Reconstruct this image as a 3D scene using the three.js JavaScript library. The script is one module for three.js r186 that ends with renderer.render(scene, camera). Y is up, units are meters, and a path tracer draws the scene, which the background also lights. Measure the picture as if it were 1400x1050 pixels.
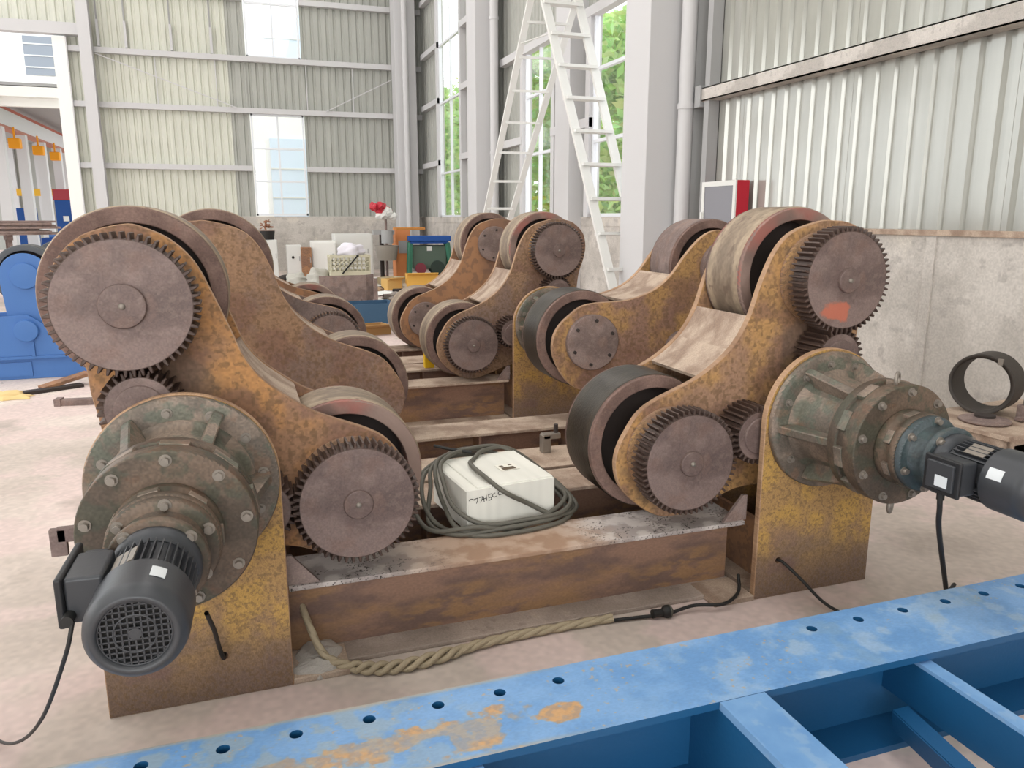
import * as THREE from 'three';
import { RectAreaLightUniformsLib } from 'three/addons/lights/RectAreaLightUniformsLib.js';
import { RoundedBoxGeometry } from 'three/addons/geometries/RoundedBoxGeometry.js';
import { mergeGeometries } from 'three/addons/utils/BufferGeometryUtils.js';

// ------------------------------------------------------------------ camera, sky, lights, exposure
const scene = new THREE.Scene();
const camera = new THREE.PerspectiveCamera(52.5, 1400 / 1050, 0.05, 200);
camera.position.set(0, 1.55, 0);
const YAW = Math.atan(375.2 / 1088.4), PITCH = Math.atan(227.8 / 1064.4);
camera.rotation.set(-PITCH, -YAW, 0, 'YXZ');
scene.add(camera);
scene.background = new THREE.Color(0.93, 0.97, 1.0);
scene.backgroundIntensity = 2.6; scene.environmentIntensity = 2.6;
RectAreaLightUniformsLib.init();
const SKYLIGHTS = [[-9.5, -9], [-4.2, -9], [1.9, -9]];            // centre x, centre z of the roof light strips
for (const [x, z] of SKYLIGHTS) {
  const l = new THREE.RectAreaLight(new THREE.Color(1.0, 0.985, 0.97), 2.3, 2.0, 28);
  l.name = 'skylight_glow'; l.position.set(x, 9.72, z); l.lookAt(x, 0, z); l.castShadow = true; scene.add(l);
}
{ // daylight through the wide door bay of the left wall
  const l = new THREE.RectAreaLight(new THREE.Color(0.95, 0.98, 1.0), 1.9, 14, 5);
  l.name = 'left_bay_glow'; l.position.set(-13.7, 4.2, -8); l.lookAt(0, 3.2, -8); l.castShadow = true; scene.add(l);
}
{ // fill light added behind the camera, as if from an open gate
  const l = new THREE.RectAreaLight(new THREE.Color(0.97, 0.99, 1.0), 3.6, 12, 5.5);
  l.name = 'added_front_fill'; l.position.set(-4, 3.6, 7.7); l.lookAt(-4, 3.2, 0); l.castShadow = true; scene.add(l);
}
const EXPOSURE = 0.9;

// ------------------------------------------------------------------ helpers
let seedState = 7;
const rnd = () => { seedState = (seedState + 0x6d2b79f5) | 0; let t = Math.imul(seedState ^ (seedState >>> 15), 1 | seedState); t = (t + Math.imul(t ^ (t >>> 7), 61 | t)) ^ t; return ((t ^ (t >>> 14)) >>> 0) / 4294967296; };
const rr = (a, b) => a + (b - a) * rnd();
const PI = Math.PI, V3 = (x, y, z) => new THREE.Vector3(x, y, z);
const clamp = (x, a = 0, b = 1) => Math.min(b, Math.max(a, x));
const sstep = (a, b, x) => { const t = clamp((x - a) / (b - a)); return t * t * (3 - 2 * t); };
const mix3 = (a, b, t) => [a[0] + (b[0] - a[0]) * t, a[1] + (b[1] - a[1]) * t, a[2] + (b[2] - a[2]) * t];
const used = new Map();
function numbered(n) { const k = used.get(n) ?? 0; used.set(n, k + 1); return k ? n + '_' + String(k).padStart(3, '0') : n; }

// periodic value noise
const LAT = new Float32Array(65536); for (let i = 0; i < 65536; i++) LAT[i] = rnd();
function N(u, v, f, s = 0) {
  const x = u * f, y = v * f, xi = Math.floor(x), yi = Math.floor(y); let a = x - xi, b = y - yi;
  a = a * a * (3 - 2 * a); b = b * b * (3 - 2 * b);
  const h = (i, j) => LAT[((((i % f) + f) % f) * 157 + (((j % f) + f) % f) * 8191 + s * 3571) & 65535];
  const p = h(xi, yi), q = h(xi + 1, yi), r = h(xi, yi + 1), t = h(xi + 1, yi + 1);
  return p + (q - p) * a + (r - p) * b + (p - q - r + t) * a * b;
}
function N2(u, v, fu, fv, s = 0) { // separate periods along u and v
  const x = u * fu, y = v * fv, xi = Math.floor(x), yi = Math.floor(y); let a = x - xi, b = y - yi; a = a * a * (3 - 2 * a); b = b * b * (3 - 2 * b);
  const h = (i, j) => LAT[((((i % fu) + fu) % fu) * 157 + (((j % fv) + fv) % fv) * 8191 + s * 3571) & 65535], p = h(xi, yi), q = h(xi + 1, yi), r = h(xi, yi + 1), t = h(xi + 1, yi + 1);
  return p + (q - p) * a + (r - p) * b + (p - q - r + t) * a * b;
}
function fbm2(u, v, fu, fv, o = 4, s = 0) { let t = 0, w = 0.5, n = 0; for (let i = 0; i < o; i++) { t += w * N2(u, v, fu << i, fv << i, s + i * 5); n += w; w *= 0.55; } return t / n; }
function fbm(u, v, f, o = 4, s = 0) { let t = 0, w = 0.5, n = 0; for (let i = 0; i < o; i++) { t += w * N(u, v, f << i, s + i * 5); n += w; w *= 0.55; } return t / n; }
function tex(w, h, fn, srgb = true) {
  const d = new Uint8Array(w * h * 4);
  for (let y = 0; y < h; y++) for (let x = 0; x < w; x++) {
    const c = fn((x + 0.5) / w, (y + 0.5) / h), i = (y * w + x) * 4;
    d[i] = clamp(c[0], 0, 255); d[i + 1] = clamp(c[1], 0, 255); d[i + 2] = clamp(c[2], 0, 255); d[i + 3] = 255;
  }
  const t = new THREE.DataTexture(d, w, h, THREE.RGBAFormat);
  t.wrapS = t.wrapT = THREE.RepeatWrapping; t.magFilter = THREE.LinearFilter; t.minFilter = THREE.LinearMipmapLinearFilter; t.generateMipmaps = true;
  if (srgb) t.colorSpace = THREE.SRGBColorSpace; t.needsUpdate = true; return t;
}
const grain = tex(512, 512, (u, v) => { const g = 255 * (0.55 * fbm(u, v, 12, 5, 3) + 0.45 * N(u, v, 128, 9)); return [g, g, g]; }, false);
const M = (o) => new THREE.MeshStandardMaterial({ side: THREE.DoubleSide, roughness: 0.8, metalness: 0, ...o });
const rough = (o, b = 0.0012) => M({ bumpMap: grain, bumpScale: b, ...o });

// box-projected uv in metres
function uvBox(g, s = 1) {
  g = g.index ? g.toNonIndexed() : g;
  if (!g.attributes.normal) g.computeVertexNormals();
  const p = g.attributes.position, n = g.attributes.normal, uv = new Float32Array(p.count * 2);
  for (let i = 0; i < p.count; i += 3) {
    let nx = 0, ny = 0, nz = 0;
    for (let k = 0; k < 3; k++) { nx += Math.abs(n.getX(i + k)); ny += Math.abs(n.getY(i + k)); nz += Math.abs(n.getZ(i + k)); }
    for (let k = 0; k < 3; k++) {
      const x = p.getX(i + k), y = p.getY(i + k), z = p.getZ(i + k);
      const [a, b] = nx >= ny && nx >= nz ? [z, y] : ny >= nz ? [x, z] : [x, y];
      uv[(i + k) * 2] = a / s; uv[(i + k) * 2 + 1] = b / s;
    }
  }
  g.setAttribute('uv', new THREE.BufferAttribute(uv, 2)); return g;
}
const put = (g, x = 0, y = 0, z = 0, rx = 0, ry = 0, rz = 0) => { g.applyMatrix4(new THREE.Matrix4().compose(V3(x, y, z), new THREE.Quaternion().setFromEuler(new THREE.Euler(rx, ry, rz)), V3(1, 1, 1))); return g; };
const box = (w, h, d, x = 0, y = 0, z = 0, r = 0) => put(r ? new RoundedBoxGeometry(w, h, d, 2, Math.min(r, w / 2.1, h / 2.1, d / 2.1)) : new THREE.BoxGeometry(w, h, d), x, y, z);
const span = (x0, x1, y0, y1, z0, z1, r = 0) => box(Math.abs(x1 - x0), Math.abs(y1 - y0), Math.abs(z1 - z0), (x0 + x1) / 2, (y0 + y1) / 2, (z0 + z1) / 2, r);
const cylZ = (r, z0, z1, x = 0, y = 0, seg = 40, r1 = r) => put(new THREE.CylinderGeometry(r1, r, Math.abs(z1 - z0), seg), x, y, (z0 + z1) / 2, PI / 2);
const cylY = (r, y0, y1, x = 0, z = 0, seg = 24, r1 = r) => put(new THREE.CylinderGeometry(r1, r, Math.abs(y1 - y0), seg), x, (y0 + y1) / 2, z);
const latheZ = (pts, seg = 64) => put(new THREE.LatheGeometry(pts.map(([r, z]) => new THREE.Vector2(r, z)), seg), 0, 0, 0, PI / 2);   // pts are [radius, z]
const extr = (shape, d, bev = 0.003) => { const g = new THREE.ExtrudeGeometry(shape, { depth: d - 2 * bev, bevelEnabled: bev > 0, bevelSize: bev, bevelThickness: bev, bevelOffset: -bev, bevelSegments: 1, curveSegments: 24 }); g.translate(0, 0, bev); return g; };
const poly = (pts) => new THREE.Shape(pts.map(([x, y]) => new THREE.Vector2(x, y)));
const norm = (g) => { g = g.index ? g.toNonIndexed() : g; for (const k of Object.keys(g.attributes)) if (!['position', 'normal', 'uv'].includes(k)) g.deleteAttribute(k); return g; };
const merge = (list) => mergeGeometries(list.map(norm));
const beamBetween = (a, b, w, d) => { // box bar from a to b
  const A = V3(...a), B = V3(...b), L = A.distanceTo(B), g = new THREE.BoxGeometry(w, L, d), q = new THREE.Quaternion().setFromUnitVectors(V3(0, 1, 0), B.clone().sub(A).normalize());
  g.applyQuaternion(q); g.translate((A.x + B.x) / 2, (A.y + B.y) / 2, (A.z + B.z) / 2); return g;
};
const tube = (pts, r, seg = 80, closed = false, rs = 8) => new THREE.TubeGeometry(new THREE.CatmullRomCurve3(pts.map((p) => V3(...p)), closed, 'catmullrom', 0.5), seg, r, rs, closed);

function mesh(name, geo, material, parent, uvs = 1) {
  if (Array.isArray(geo)) geo = merge(geo);
  if (uvs) geo = uvBox(geo, uvs);
  const m = new THREE.Mesh(geo, material); m.name = numbered(name); m.castShadow = m.receiveShadow = true;
  parent.add(m); return m;
}
function thing(name, label, category, [x, y, z] = [0, 0, 0], turn = 0, group) {
  const o = new THREE.Group(); o.name = numbered(name); o.position.set(x, y, z); o.rotation.y = turn; o.userData = { label, category };
  if (group) o.userData.group = group;
  scene.add(o); return o;
}
function struct(name, geo, material, uvs = 1) { const m = mesh(name, geo, material, scene, uvs); m.userData.kind = 'structure'; return m; }
function structGroup(name) { const g = new THREE.Group(); g.name = numbered(name); g.userData.kind = 'structure'; scene.add(g); return g; }

// ------------------------------------------------------------------ materials
const T = {};
const rustAt = (u, v) => {                       // brown mill scale with dust, gears and plates
  const a = fbm(u, v, 6, 6, 1), b = fbm(u, v, 14, 5, 11), c = N(u, v, 256, 4), e = fbm(u, v, 60, 3, 6);
  let k = mix3([116, 99, 94], [140, 122, 116], sstep(0.35, 0.65, a)); k = mix3(k, [136, 106, 92], 0.3 * sstep(0.52, 0.72, b)); k = mix3(k, [100, 86, 82], 0.35 * sstep(0.55, 0.75, fbm(u, v, 9, 5, 21))); k = mix3(k, [152, 136, 126], 0.25 * sstep(0.55, 0.7, e));
  return k.map((x) => x * (0.93 + 0.14 * c));
};
T.rust = tex(1024, 1024, rustAt);
T.rustPatch = tex(1024, 1024, (u, v) => { const x = u > 0.5 ? u - 1 : u, y = v > 0.5 ? v - 1 : v, n = fbm(u, v, 24, 4, 80) - 0.5; return mix3(rustAt(u, v), [208, 118, 92], 0.85 * sstep(1.25, 0.85, Math.hypot((x + 0.035) / 0.058, (y + 0.125) / 0.036) + 1.2 * n)); });
T.tread = tex(1024, 512, (u, v) => {                       // worn roller tread with bands round it
  const a = fbm(u, v, 8, 5, 2), b = N(u, v, 64, 6), band = N(0.5, v, 16, 8);
  let k = mix3([126, 110, 94], [166, 148, 126], sstep(0.3, 0.7, 0.6 * a + 0.4 * band)); k = mix3(k, [108, 90, 78], 0.6 * sstep(0.6, 0.75, fbm(u, v, 16, 4, 31)));
  return k.map((x) => x * (0.94 + 0.12 * b));
});
T.yellow = tex(1024, 1024, (u, v) => {                     // ochre paint rusting through
  const a = fbm(u, v, 5, 6, 5), b = fbm(u, v, 70, 3, 15), c = N(u, v, 256, 2);
  let k = mix3([146, 116, 94], [178, 138, 84], sstep(0.38, 0.66, a)); k = mix3(k, [134, 100, 80], 0.6 * sstep(0.5, 0.68, fbm(u, v, 8, 6, 25)));
  k = mix3(k, [108, 84, 62], 0.5 * sstep(0.52, 0.68, b)); return k.map((x) => x * (0.9 + 0.2 * c));
});
T.post = tex(512, 1024, (u, v) => {                        // v 0 bottom, 1 top of the 1.05 m post
  const q = v * 2, a = fbm(u, q, 5, 6, 7), b = fbm(u, q, 64, 3, 17), c = N(u, v, 256, 2), y = v + 0.3 * (a - 0.5);
  let k = mix3([128, 106, 92], [168, 132, 84], sstep(0.06, 0.34, y)); k = mix3(k, [190, 150, 74], 0.6 * sstep(0.46, 0.62, a) * sstep(0.1, 0.3, v)); k = mix3(k, [122, 96, 66], 0.6 * sstep(0.5, 0.66, b));
  k = mix3(k, [124, 98, 94], 0.6 * sstep(0.5, 0.65, fbm(u, q, 4, 5, 37)) * (1 - sstep(0.15, 0.4, v))); return k.map((x) => x * (0.9 + 0.2 * c));
});
T.gearbox = tex(1024, 1024, (u, v) => {
  const a = fbm(u, v, 8, 6, 9), b = fbm(u, v, 18, 5, 19), c = N(u, v, 200, 12);
  let k = mix3([104, 94, 84], [138, 122, 109], sstep(0.4, 0.62, a)); k = mix3(k, [88, 97, 84], 0.6 * sstep(0.5, 0.66, b)); k = mix3(k, [134, 102, 82], 0.5 * sstep(0.62, 0.74, fbm(u, v, 13, 5, 29)));
  return k.map((x) => x * (0.9 + 0.2 * c));
});
T.floor = tex(2048, 2048, (u, v) => {                      // 10 m of dusty screed
  const a = fbm(u, v, 7, 7, 13), b = fbm(u, v, 24, 5, 23), c = N(u, v, 512, 1), d = N(u, v, 512, 4);
  let k = mix3([190, 177, 167], [222, 207, 198], sstep(0.35, 0.62, a)); k = mix3(k, [214, 192, 187], 0.7 * sstep(0.46, 0.62, b)); k = mix3(k, [160, 148, 138], 0.65 * sstep(0.58, 0.76, fbm(u, v, 15, 6, 33)));
  k = mix3(k, [110, 100, 92], 0.8 * sstep(0.93, 0.97, d) * sstep(0.58, 0.7, fbm(u, v, 9, 4, 41)));
  return k.map((x) => x * (0.96 + 0.08 * c));
});
T.concrete = tex(1024, 1024, (u, v) => {
  const a = fbm(u, v, 5, 7, 14), b = fbm(u, v, 30, 5, 24), c = N(u, v, 256, 6);
  let k = mix3([176, 170, 163], [200, 194, 187], sstep(0.35, 0.65, a)); k = mix3(k, [160, 154, 149], 0.5 * sstep(0.6, 0.75, b)); k = mix3(k, [222, 214, 202], 0.5 * sstep(0.62, 0.72, fbm(u, v, 4, 5, 43))); return k.map((x) => x * (0.95 + 0.1 * c));
});
T.sheet = tex(512, 1024, (u, v) => { const a = fbm(u, v, 3, 5, 16), s = N(u, 0.5, 48, 3); const g = 0.95 + 0.1 * (a - 0.5) + 0.05 * (s - 0.5); return [255 * g, 255 * g, 255 * g]; });
T.beamTop = tex(2048, 256, (u, v) => {                     // dust, grease spots at both ends of the front beam flange; u along 1.85 m
  const U = u * 6, a = fbm(U, v, 4, 6, 18), d = fbm(U, v, 48, 2, 2), end = Math.max(1 - sstep(0.14, 0.36, u + 0.1 * (a - 0.5)), sstep(0.55, 0.72, u + 0.1 * (a - 0.5)));
  let k = mix3([156, 126, 104], [178, 152, 132], sstep(0.35, 0.62, a)); k = mix3(k, mix3([158, 148, 144], [192, 183, 178], sstep(0.4, 0.6, a)), end);
  k = mix3(k, [50, 44, 40], 0.85 * sstep(0.62, 0.72, d) * sstep(0.46, 0.6, fbm(U, v, 5, 4, 44)) * end); return k;
});
T.web = tex(1024, 256, (u, v) => {
  const V = v * 3, a = fbm(u, V, 4, 6, 20), b = fbm(u, V, 3, 4, 7);
  let k = mix3([118, 94, 84], [146, 114, 96], sstep(0.35, 0.65, a)); k = mix3(k, [168, 128, 84], 0.6 * sstep(0.45, 0.7, b) * sstep(0.35, 0.55, fbm(u, V, 10, 4, 46))); return k.map((x) => x * (0.94 + 0.12 * N(u, V, 128, 3)));
});
T.dusty = tex(1024, 1024, (u, v) => { const a = fbm(u, v, 7, 6, 22), c = N(u, v, 256, 6); const k = mix3([146, 124, 108], [184, 164, 146], sstep(0.3, 0.65, a)); return k.map((x) => x * (0.93 + 0.14 * c)); });
T.blue = tex(2048, 256, (u, v) => {                        // u along 6.4 m (x from -1.4), v across 0.3 m, 1 at the far edge
  const F = (k, o, q) => fbm2(u, v, Math.round(21 * k), k, o, q), a = F(3, 5, 26), c = N2(u, v, 1024, 64, 6), x = -1.4 + 6.4 * u;
  let k = mix3([100, 146, 196], [118, 160, 206], sstep(0.3, 0.7, a)); k = mix3(k, [164, 184, 204], 0.55 * sstep(0.5, 0.68, F(4, 5, 36)) * sstep(0.7, 1.5, x)); k = mix3(k, [150, 168, 178], 0.5 * sstep(0.58, 0.7, F(2, 4, 71)) * sstep(1.2, 2.0, x));
  const w = F(12, 5, 48), e = Math.min(v, 1 - v), w2 = F(5, 4, 52) - 0.5;
  const band = sstep(0.19, 0.03, Math.abs(v - 0.36 - 0.22 * (x - 0.1) + 0.3 * w2)) * sstep(-0.6, -0.1, x) * sstep(0.66, 0.5, x), drip = sstep(0.085, 0.04, Math.abs(x - 0.46 + 0.1 * w2)) * sstep(0.04, 0.14, v) * sstep(0.6, 0.4, v), patch = sstep(1.25, 0.8, Math.hypot((x - 0.7) / 0.06, (v - 0.33) / 0.13) + 0.6 * w2);
  k = mix3(k, [150, 164, 172], 0.7 * sstep(0.7, 0.1, x) * sstep(0.42, 0.6, F(6, 4, 50)));
  const m = Math.max(band, drip, patch); k = mix3(k, mix3([166, 140, 116], [192, 150, 104], sstep(0.4, 0.6, F(20, 3, 72))), m > 0.01 ? sstep(0.42, 0.66, w * 0.72 + 0.36 * m) * (0.6 + 0.4 * sstep(0.4, 0.6, a)) : 0);
  k = mix3(k, [184, 158, 130], 0.8 * sstep(0.7, 0.82, F(24, 3, 73)) * sstep(0.45, 0.6, F(3, 3, 74))); k = mix3(k, [178, 158, 132], 0.7 * sstep(0.07, 0.0, e) * sstep(0.9, 0.5, x)); return k.map((q) => q * (0.97 + 0.06 * c));
});
T.bluePlain = tex(512, 512, (u, v) => { const a = fbm(u, v, 4, 6, 75), b = fbm(u, v, 20, 4, 76); return mix3(mix3([98, 144, 194], [120, 162, 206], sstep(0.35, 0.65, a)), [150, 174, 200], 0.4 * sstep(0.58, 0.7, b)); });
T.redRust = tex(512, 512, (u, v) => { const a = fbm(u, v, 5, 6, 62), b = fbm(u, v, 3, 4, 64); let k = mix3([120, 100, 92], [144, 122, 112], sstep(0.35, 0.65, a)); return mix3(k, [170, 96, 86], 0.6 * sstep(0.5, 0.64, b)); });
T.brown = tex(512, 512, (u, v) => { const a = fbm(u, v, 5, 6, 66), b = fbm(u, v, 40, 3, 68); return mix3(mix3([138, 104, 84], [166, 122, 88], sstep(0.35, 0.65, a)), [116, 90, 74], 0.5 * sstep(0.5, 0.66, b)); });
const gearTex = (spots, base0, base1) => tex(1024, 1024, (u, v) => {                                // side plate of a bogie, 2 m square about its pivot
  const x = (u - 0.5) * 2, y = (v - 0.5) * 2, a = fbm(u, v, 10, 6, 28), b = fbm(u, v, 130, 3, 38), c = N(u, v, 256, 2);
  let k = mix3(base0, base1, sstep(0.4, 0.62, a)); k = mix3(k, [128, 96, 82], 0.65 * sstep(0.48, 0.66, fbm(u, v, 12, 6, 51))); k = mix3(k, [112, 86, 60], 0.5 * sstep(0.5, 0.66, b));
  let g = 0; for (const [sx, sy, r] of spots) g = Math.max(g, sstep(r * 1.28, r * 0.98, Math.hypot(x - sx, y - sy) + 0.09 * (fbm(u, v, 24, 4, 60) - 0.5)));
  k = mix3(k, [98, 84, 76], 0.45 * g); return k.map((q) => q * (0.92 + 0.16 * c));
});
const mat = {
  gearPatch: rough({ map: T.rustPatch, color: 0xeae6e6, roughness: 0.55, metalness: 0.1 }), gear: rough({ map: T.rust, color: 0xeae6e6, roughness: 0.55, metalness: 0.1 }), grease: rough({ color: 0x3a332e, roughness: 0.5, metalness: 0.3 }), rust: rough({ map: T.rust, roughness: 0.8 }),
  teeth: rough({ map: T.rust, color: 0x9a8e86, roughness: 0.5, metalness: 0.15 }),
  tread: rough({ map: T.tread, roughness: 0.6, metalness: 0.15 }), treadBlack: rough({ map: T.tread, color: 0x55534f, roughness: 0.42 }), rim: rough({ map: T.rust, color: 0xf0e0d8 }), redRim: rough({ map: T.redRust }),
  dark: rough({ color: 0x352d2a, roughness: 0.8 }), yellow: rough({ map: T.yellow }), post: rough({ map: T.post, roughness: 0.7 }), brown: rough({ map: T.brown }),
  dusty: rough({ map: T.dusty }), web: rough({ map: T.web }), beamTop: rough({ map: T.beamTop, roughness: 0.9 }), gearbox: rough({ map: T.gearbox, roughness: 0.55, metalness: 0.15 }), gearboxDark: rough({ map: T.gearbox, color: 0xc8bfb6, roughness: 0.55, metalness: 0.15 }),
  bolt: rough({ color: 0x8d857c, roughness: 0.5, metalness: 0.5 }, 0.0004), motor: rough({ color: 0x3b3d41, roughness: 0.42, metalness: 0.1 }, 0.0003), motorBlack: rough({ color: 0x1d1e21, roughness: 0.5 }, 0.0003), motorBlue: rough({ map: T.gearbox, color: 0x8fb4d0, roughness: 0.5 }),
  paper: M({ color: 0xd8dcde, roughness: 0.7 }), cable: rough({ color: 0x5b584f, roughness: 0.6 }, 0.0004), black: M({ color: 0x1c1b1a, roughness: 0.6 }),
  floor: rough({ map: T.floor, roughness: 0.75 }, 0.002), concrete: rough({ map: T.concrete, roughness: 0.9 }, 0.002),
  sheetPale: M({ map: T.sheet, color: 0xdcddd0, roughness: 0.5 }), sheetGrey: M({ map: T.sheet, color: 0xb4b5ae, roughness: 0.5 }), sheetRight: M({ map: T.sheet, color: 0xb6b6af, roughness: 0.17, metalness: 0.3 }),
  steel: rough({ color: 0xcbcacb, roughness: 0.6 }, 0.0006), steelDark: rough({ color: 0xa2a2a2, roughness: 0.6 }, 0.0006), white: M({ color: 0xdededa, roughness: 0.5 }), frame: M({ color: 0xe6e9ee, roughness: 0.4 }),
  glass: new THREE.MeshPhysicalMaterial({ color: 0xffffff, transmission: 1, thickness: 0, roughness: 0.03, ior: 1.45, side: THREE.DoubleSide }),
  blue: rough({ map: T.blue, roughness: 0.42 }, 0.0005), blueShaded: rough({ color: 0x14527f, roughness: 0.5 }, 0.0006), bluePlain: rough({ map: T.bluePlain, roughness: 0.45 }, 0.0005), edge: rough({ map: T.dusty, color: 0xf2dcc4, roughness: 0.7 }), blueMachine: rough({ color: 0x4272b4, roughness: 0.5 }, 0.0006),  // the deep blue is the girder paint with the shade on its webs coloured in
  mortar: rough({ map: T.concrete, color: 0xdccfc8, roughness: 0.9 }, 0.004), girt: rough({ map: T.concrete, color: 0xffffff, roughness: 0.6 }), red: M({ color: 0xb81a30, roughness: 0.4 }), bright: M({ color: 0xf2f2ee, roughness: 0.7 }),
};
T.blue.wrapS = T.blue.wrapT = THREE.ClampToEdgeWrapping;

// ------------------------------------------------------------------ the setting
const XW = 5.4, ZB = -24, XL = -14, ZF = 8, YC = 10;
{
  const g = new THREE.PlaneGeometry(60, 110); put(g, 0, 0, -35, -PI / 2);
  const f = struct('floor', box(46, 0.3, 90, -6, -0.15, -35), mat.floor, 10);
  T.floor.wrapS = T.floor.wrapT = THREE.MirroredRepeatWrapping;
}
// profiled sheet of width w and height h facing +z, its left foot at the origin
function sheetGeo(w, h, pitch = 0.21, deep = 0.036) {
  const p = [[0, 0.03], [0, 0]], n = Math.max(1, Math.round(w / pitch)), s = w / n;
  for (let i = 0; i < n; i++) { const x = i * s; p.push([x + s * 0.30, 0], [x + s * 0.40, deep], [x + s * 0.64, deep], [x + s * 0.74, 0]); }
  p.push([w, 0], [w, 0.03], [w, 0.05], [0, 0.05]);
  const g = new THREE.ExtrudeGeometry(poly(p), { depth: h, bevelEnabled: false }); put(g, 0, 0, 0, -PI / 2); return g;
}
function sheets(parent, rects, m, place, joint = 0.84) {
  for (const [a0, a1, y0, y1] of rects) {
    const n = Math.max(1, Math.round((a1 - a0) / joint)), w = (a1 - a0) / n;
    const g = uvBox(sheetGeo(w + 0.012, y1 - y0), 2);
    for (let i = 0; i < n; i++) { const s = new THREE.Mesh(g, m); s.name = numbered('wall_sheet'); s.castShadow = s.receiveShadow = true; place(s, a0 + i * w, y0, (i % 2) * 0.003); parent.add(s); }
  }
}
// glazed frame in the xy plane facing +z: outer w x h from the origin, with panes at the given splits
function windowUnit(n, w, h, xs, ys, place) {
  const grp = structGroup('window_' + n); place(grp); const t = 0.05, d = 0.08;
  const fr = [span(0, w, 0, t, 0, d), span(0, w, h - t, h, 0, d), span(0, t, 0, h, 0, d), span(w - t, w, 0, h, 0, d)];
  for (const x of xs) fr.push(span(x - t / 2, x + t / 2, t, h - t, 0.01, d - 0.01)); for (const y of ys) fr.push(span(t, w - t, y - t / 2, y + t / 2, 0.005, d - 0.005));
  mesh('window_frame', fr, mat.frame, grp);
  const X = [t, ...xs, w - t], Y = [t, ...ys, h - t];
  for (let i = 0; i + 1 < X.length; i++) for (let j = 0; j + 1 < Y.length; j++) mesh('pane', span(X[i], X[i + 1], Y[j], Y[j + 1], 0.035, 0.041), mat.glass, grp);
  return grp;
}
// back wall
{
  const wall = structGroup('wall_back');
  mesh('concrete_wall', span(-3.9, XW, 0, 1.58, ZB - 0.24, ZB + 0.02), mat.concrete, wall, 3);
  const place = (s, x, y, k) => s.position.set(x, y, ZB - k);
  sheets(wall, [[-3.9, 0.03, 1.58, YC], [XL, -3.9, 6.2, YC]], mat.sheetPale, place);
  sheets(wall, [[0.03, 0.5, 1.58, YC], [0.5, 2.0, 4.38, 5.86], [0.5, 2.0, 8.6, YC], [2.0, XW, 1.58, YC]], mat.sheetGrey, place);
  for (const y of [2.9, 4.45, 5.8, 7.35, 8.8]) mesh('girt', y > 2.9 && y < 7 ? span(-3.9, XW, y - 0.07, y + 0.07, ZB, ZB + 0.16) : [span(-3.9, 0.5, y - 0.07, y + 0.07, ZB, ZB + 0.16), span(2.0, XW, y - 0.07, y + 0.07, ZB, ZB + 0.16)], mat.steel, wall);
  mesh('lintel', span(XL, -3.5, 6.1, 6.38, ZB, ZB + 0.3), mat.steel, wall);
  mesh('sag_rod', [-1.8, -0.3, 2.1, 3.4].map((x) => span(x - 0.012, x + 0.012, 4.5, 5.75, ZB + 0.05, ZB + 0.075)), mat.steel, wall);
  mesh('brace_rod', [beamBetween([-3.2, 5.7, ZB + 0.2], [0.2, 4.5, ZB + 0.2], 0.025, 0.025), beamBetween([4.6, 5.5, ZB + 0.2], [2.6, 4.5, ZB + 0.2], 0.025, 0.025)], mat.steel, wall);
  mesh('clip', [-3.1, -2.45, -1.35, -0.35].map((x) => span(x - 0.03, x + 0.03, 5.9, 6.55, ZB + 0.02, ZB + 0.1)), mat.steel, wall);
  mesh('slot', [-3.1, -2.45, -1.35, -0.35].map((x) => span(x - 0.025, x + 0.012, 6.0, 8.6, ZB + 0.005, ZB + 0.02)), mat.steelDark, wall);
  windowUnit(1, 1.44, 2.78, [0.72], [0.95, 1.85], (g) => g.position.set(0.53, 1.6, ZB - 0.02));
  windowUnit(2, 1.44, 2.74, [0.72], [1.4], (g) => g.position.set(0.53, 5.87, ZB - 0.02));
}
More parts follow.
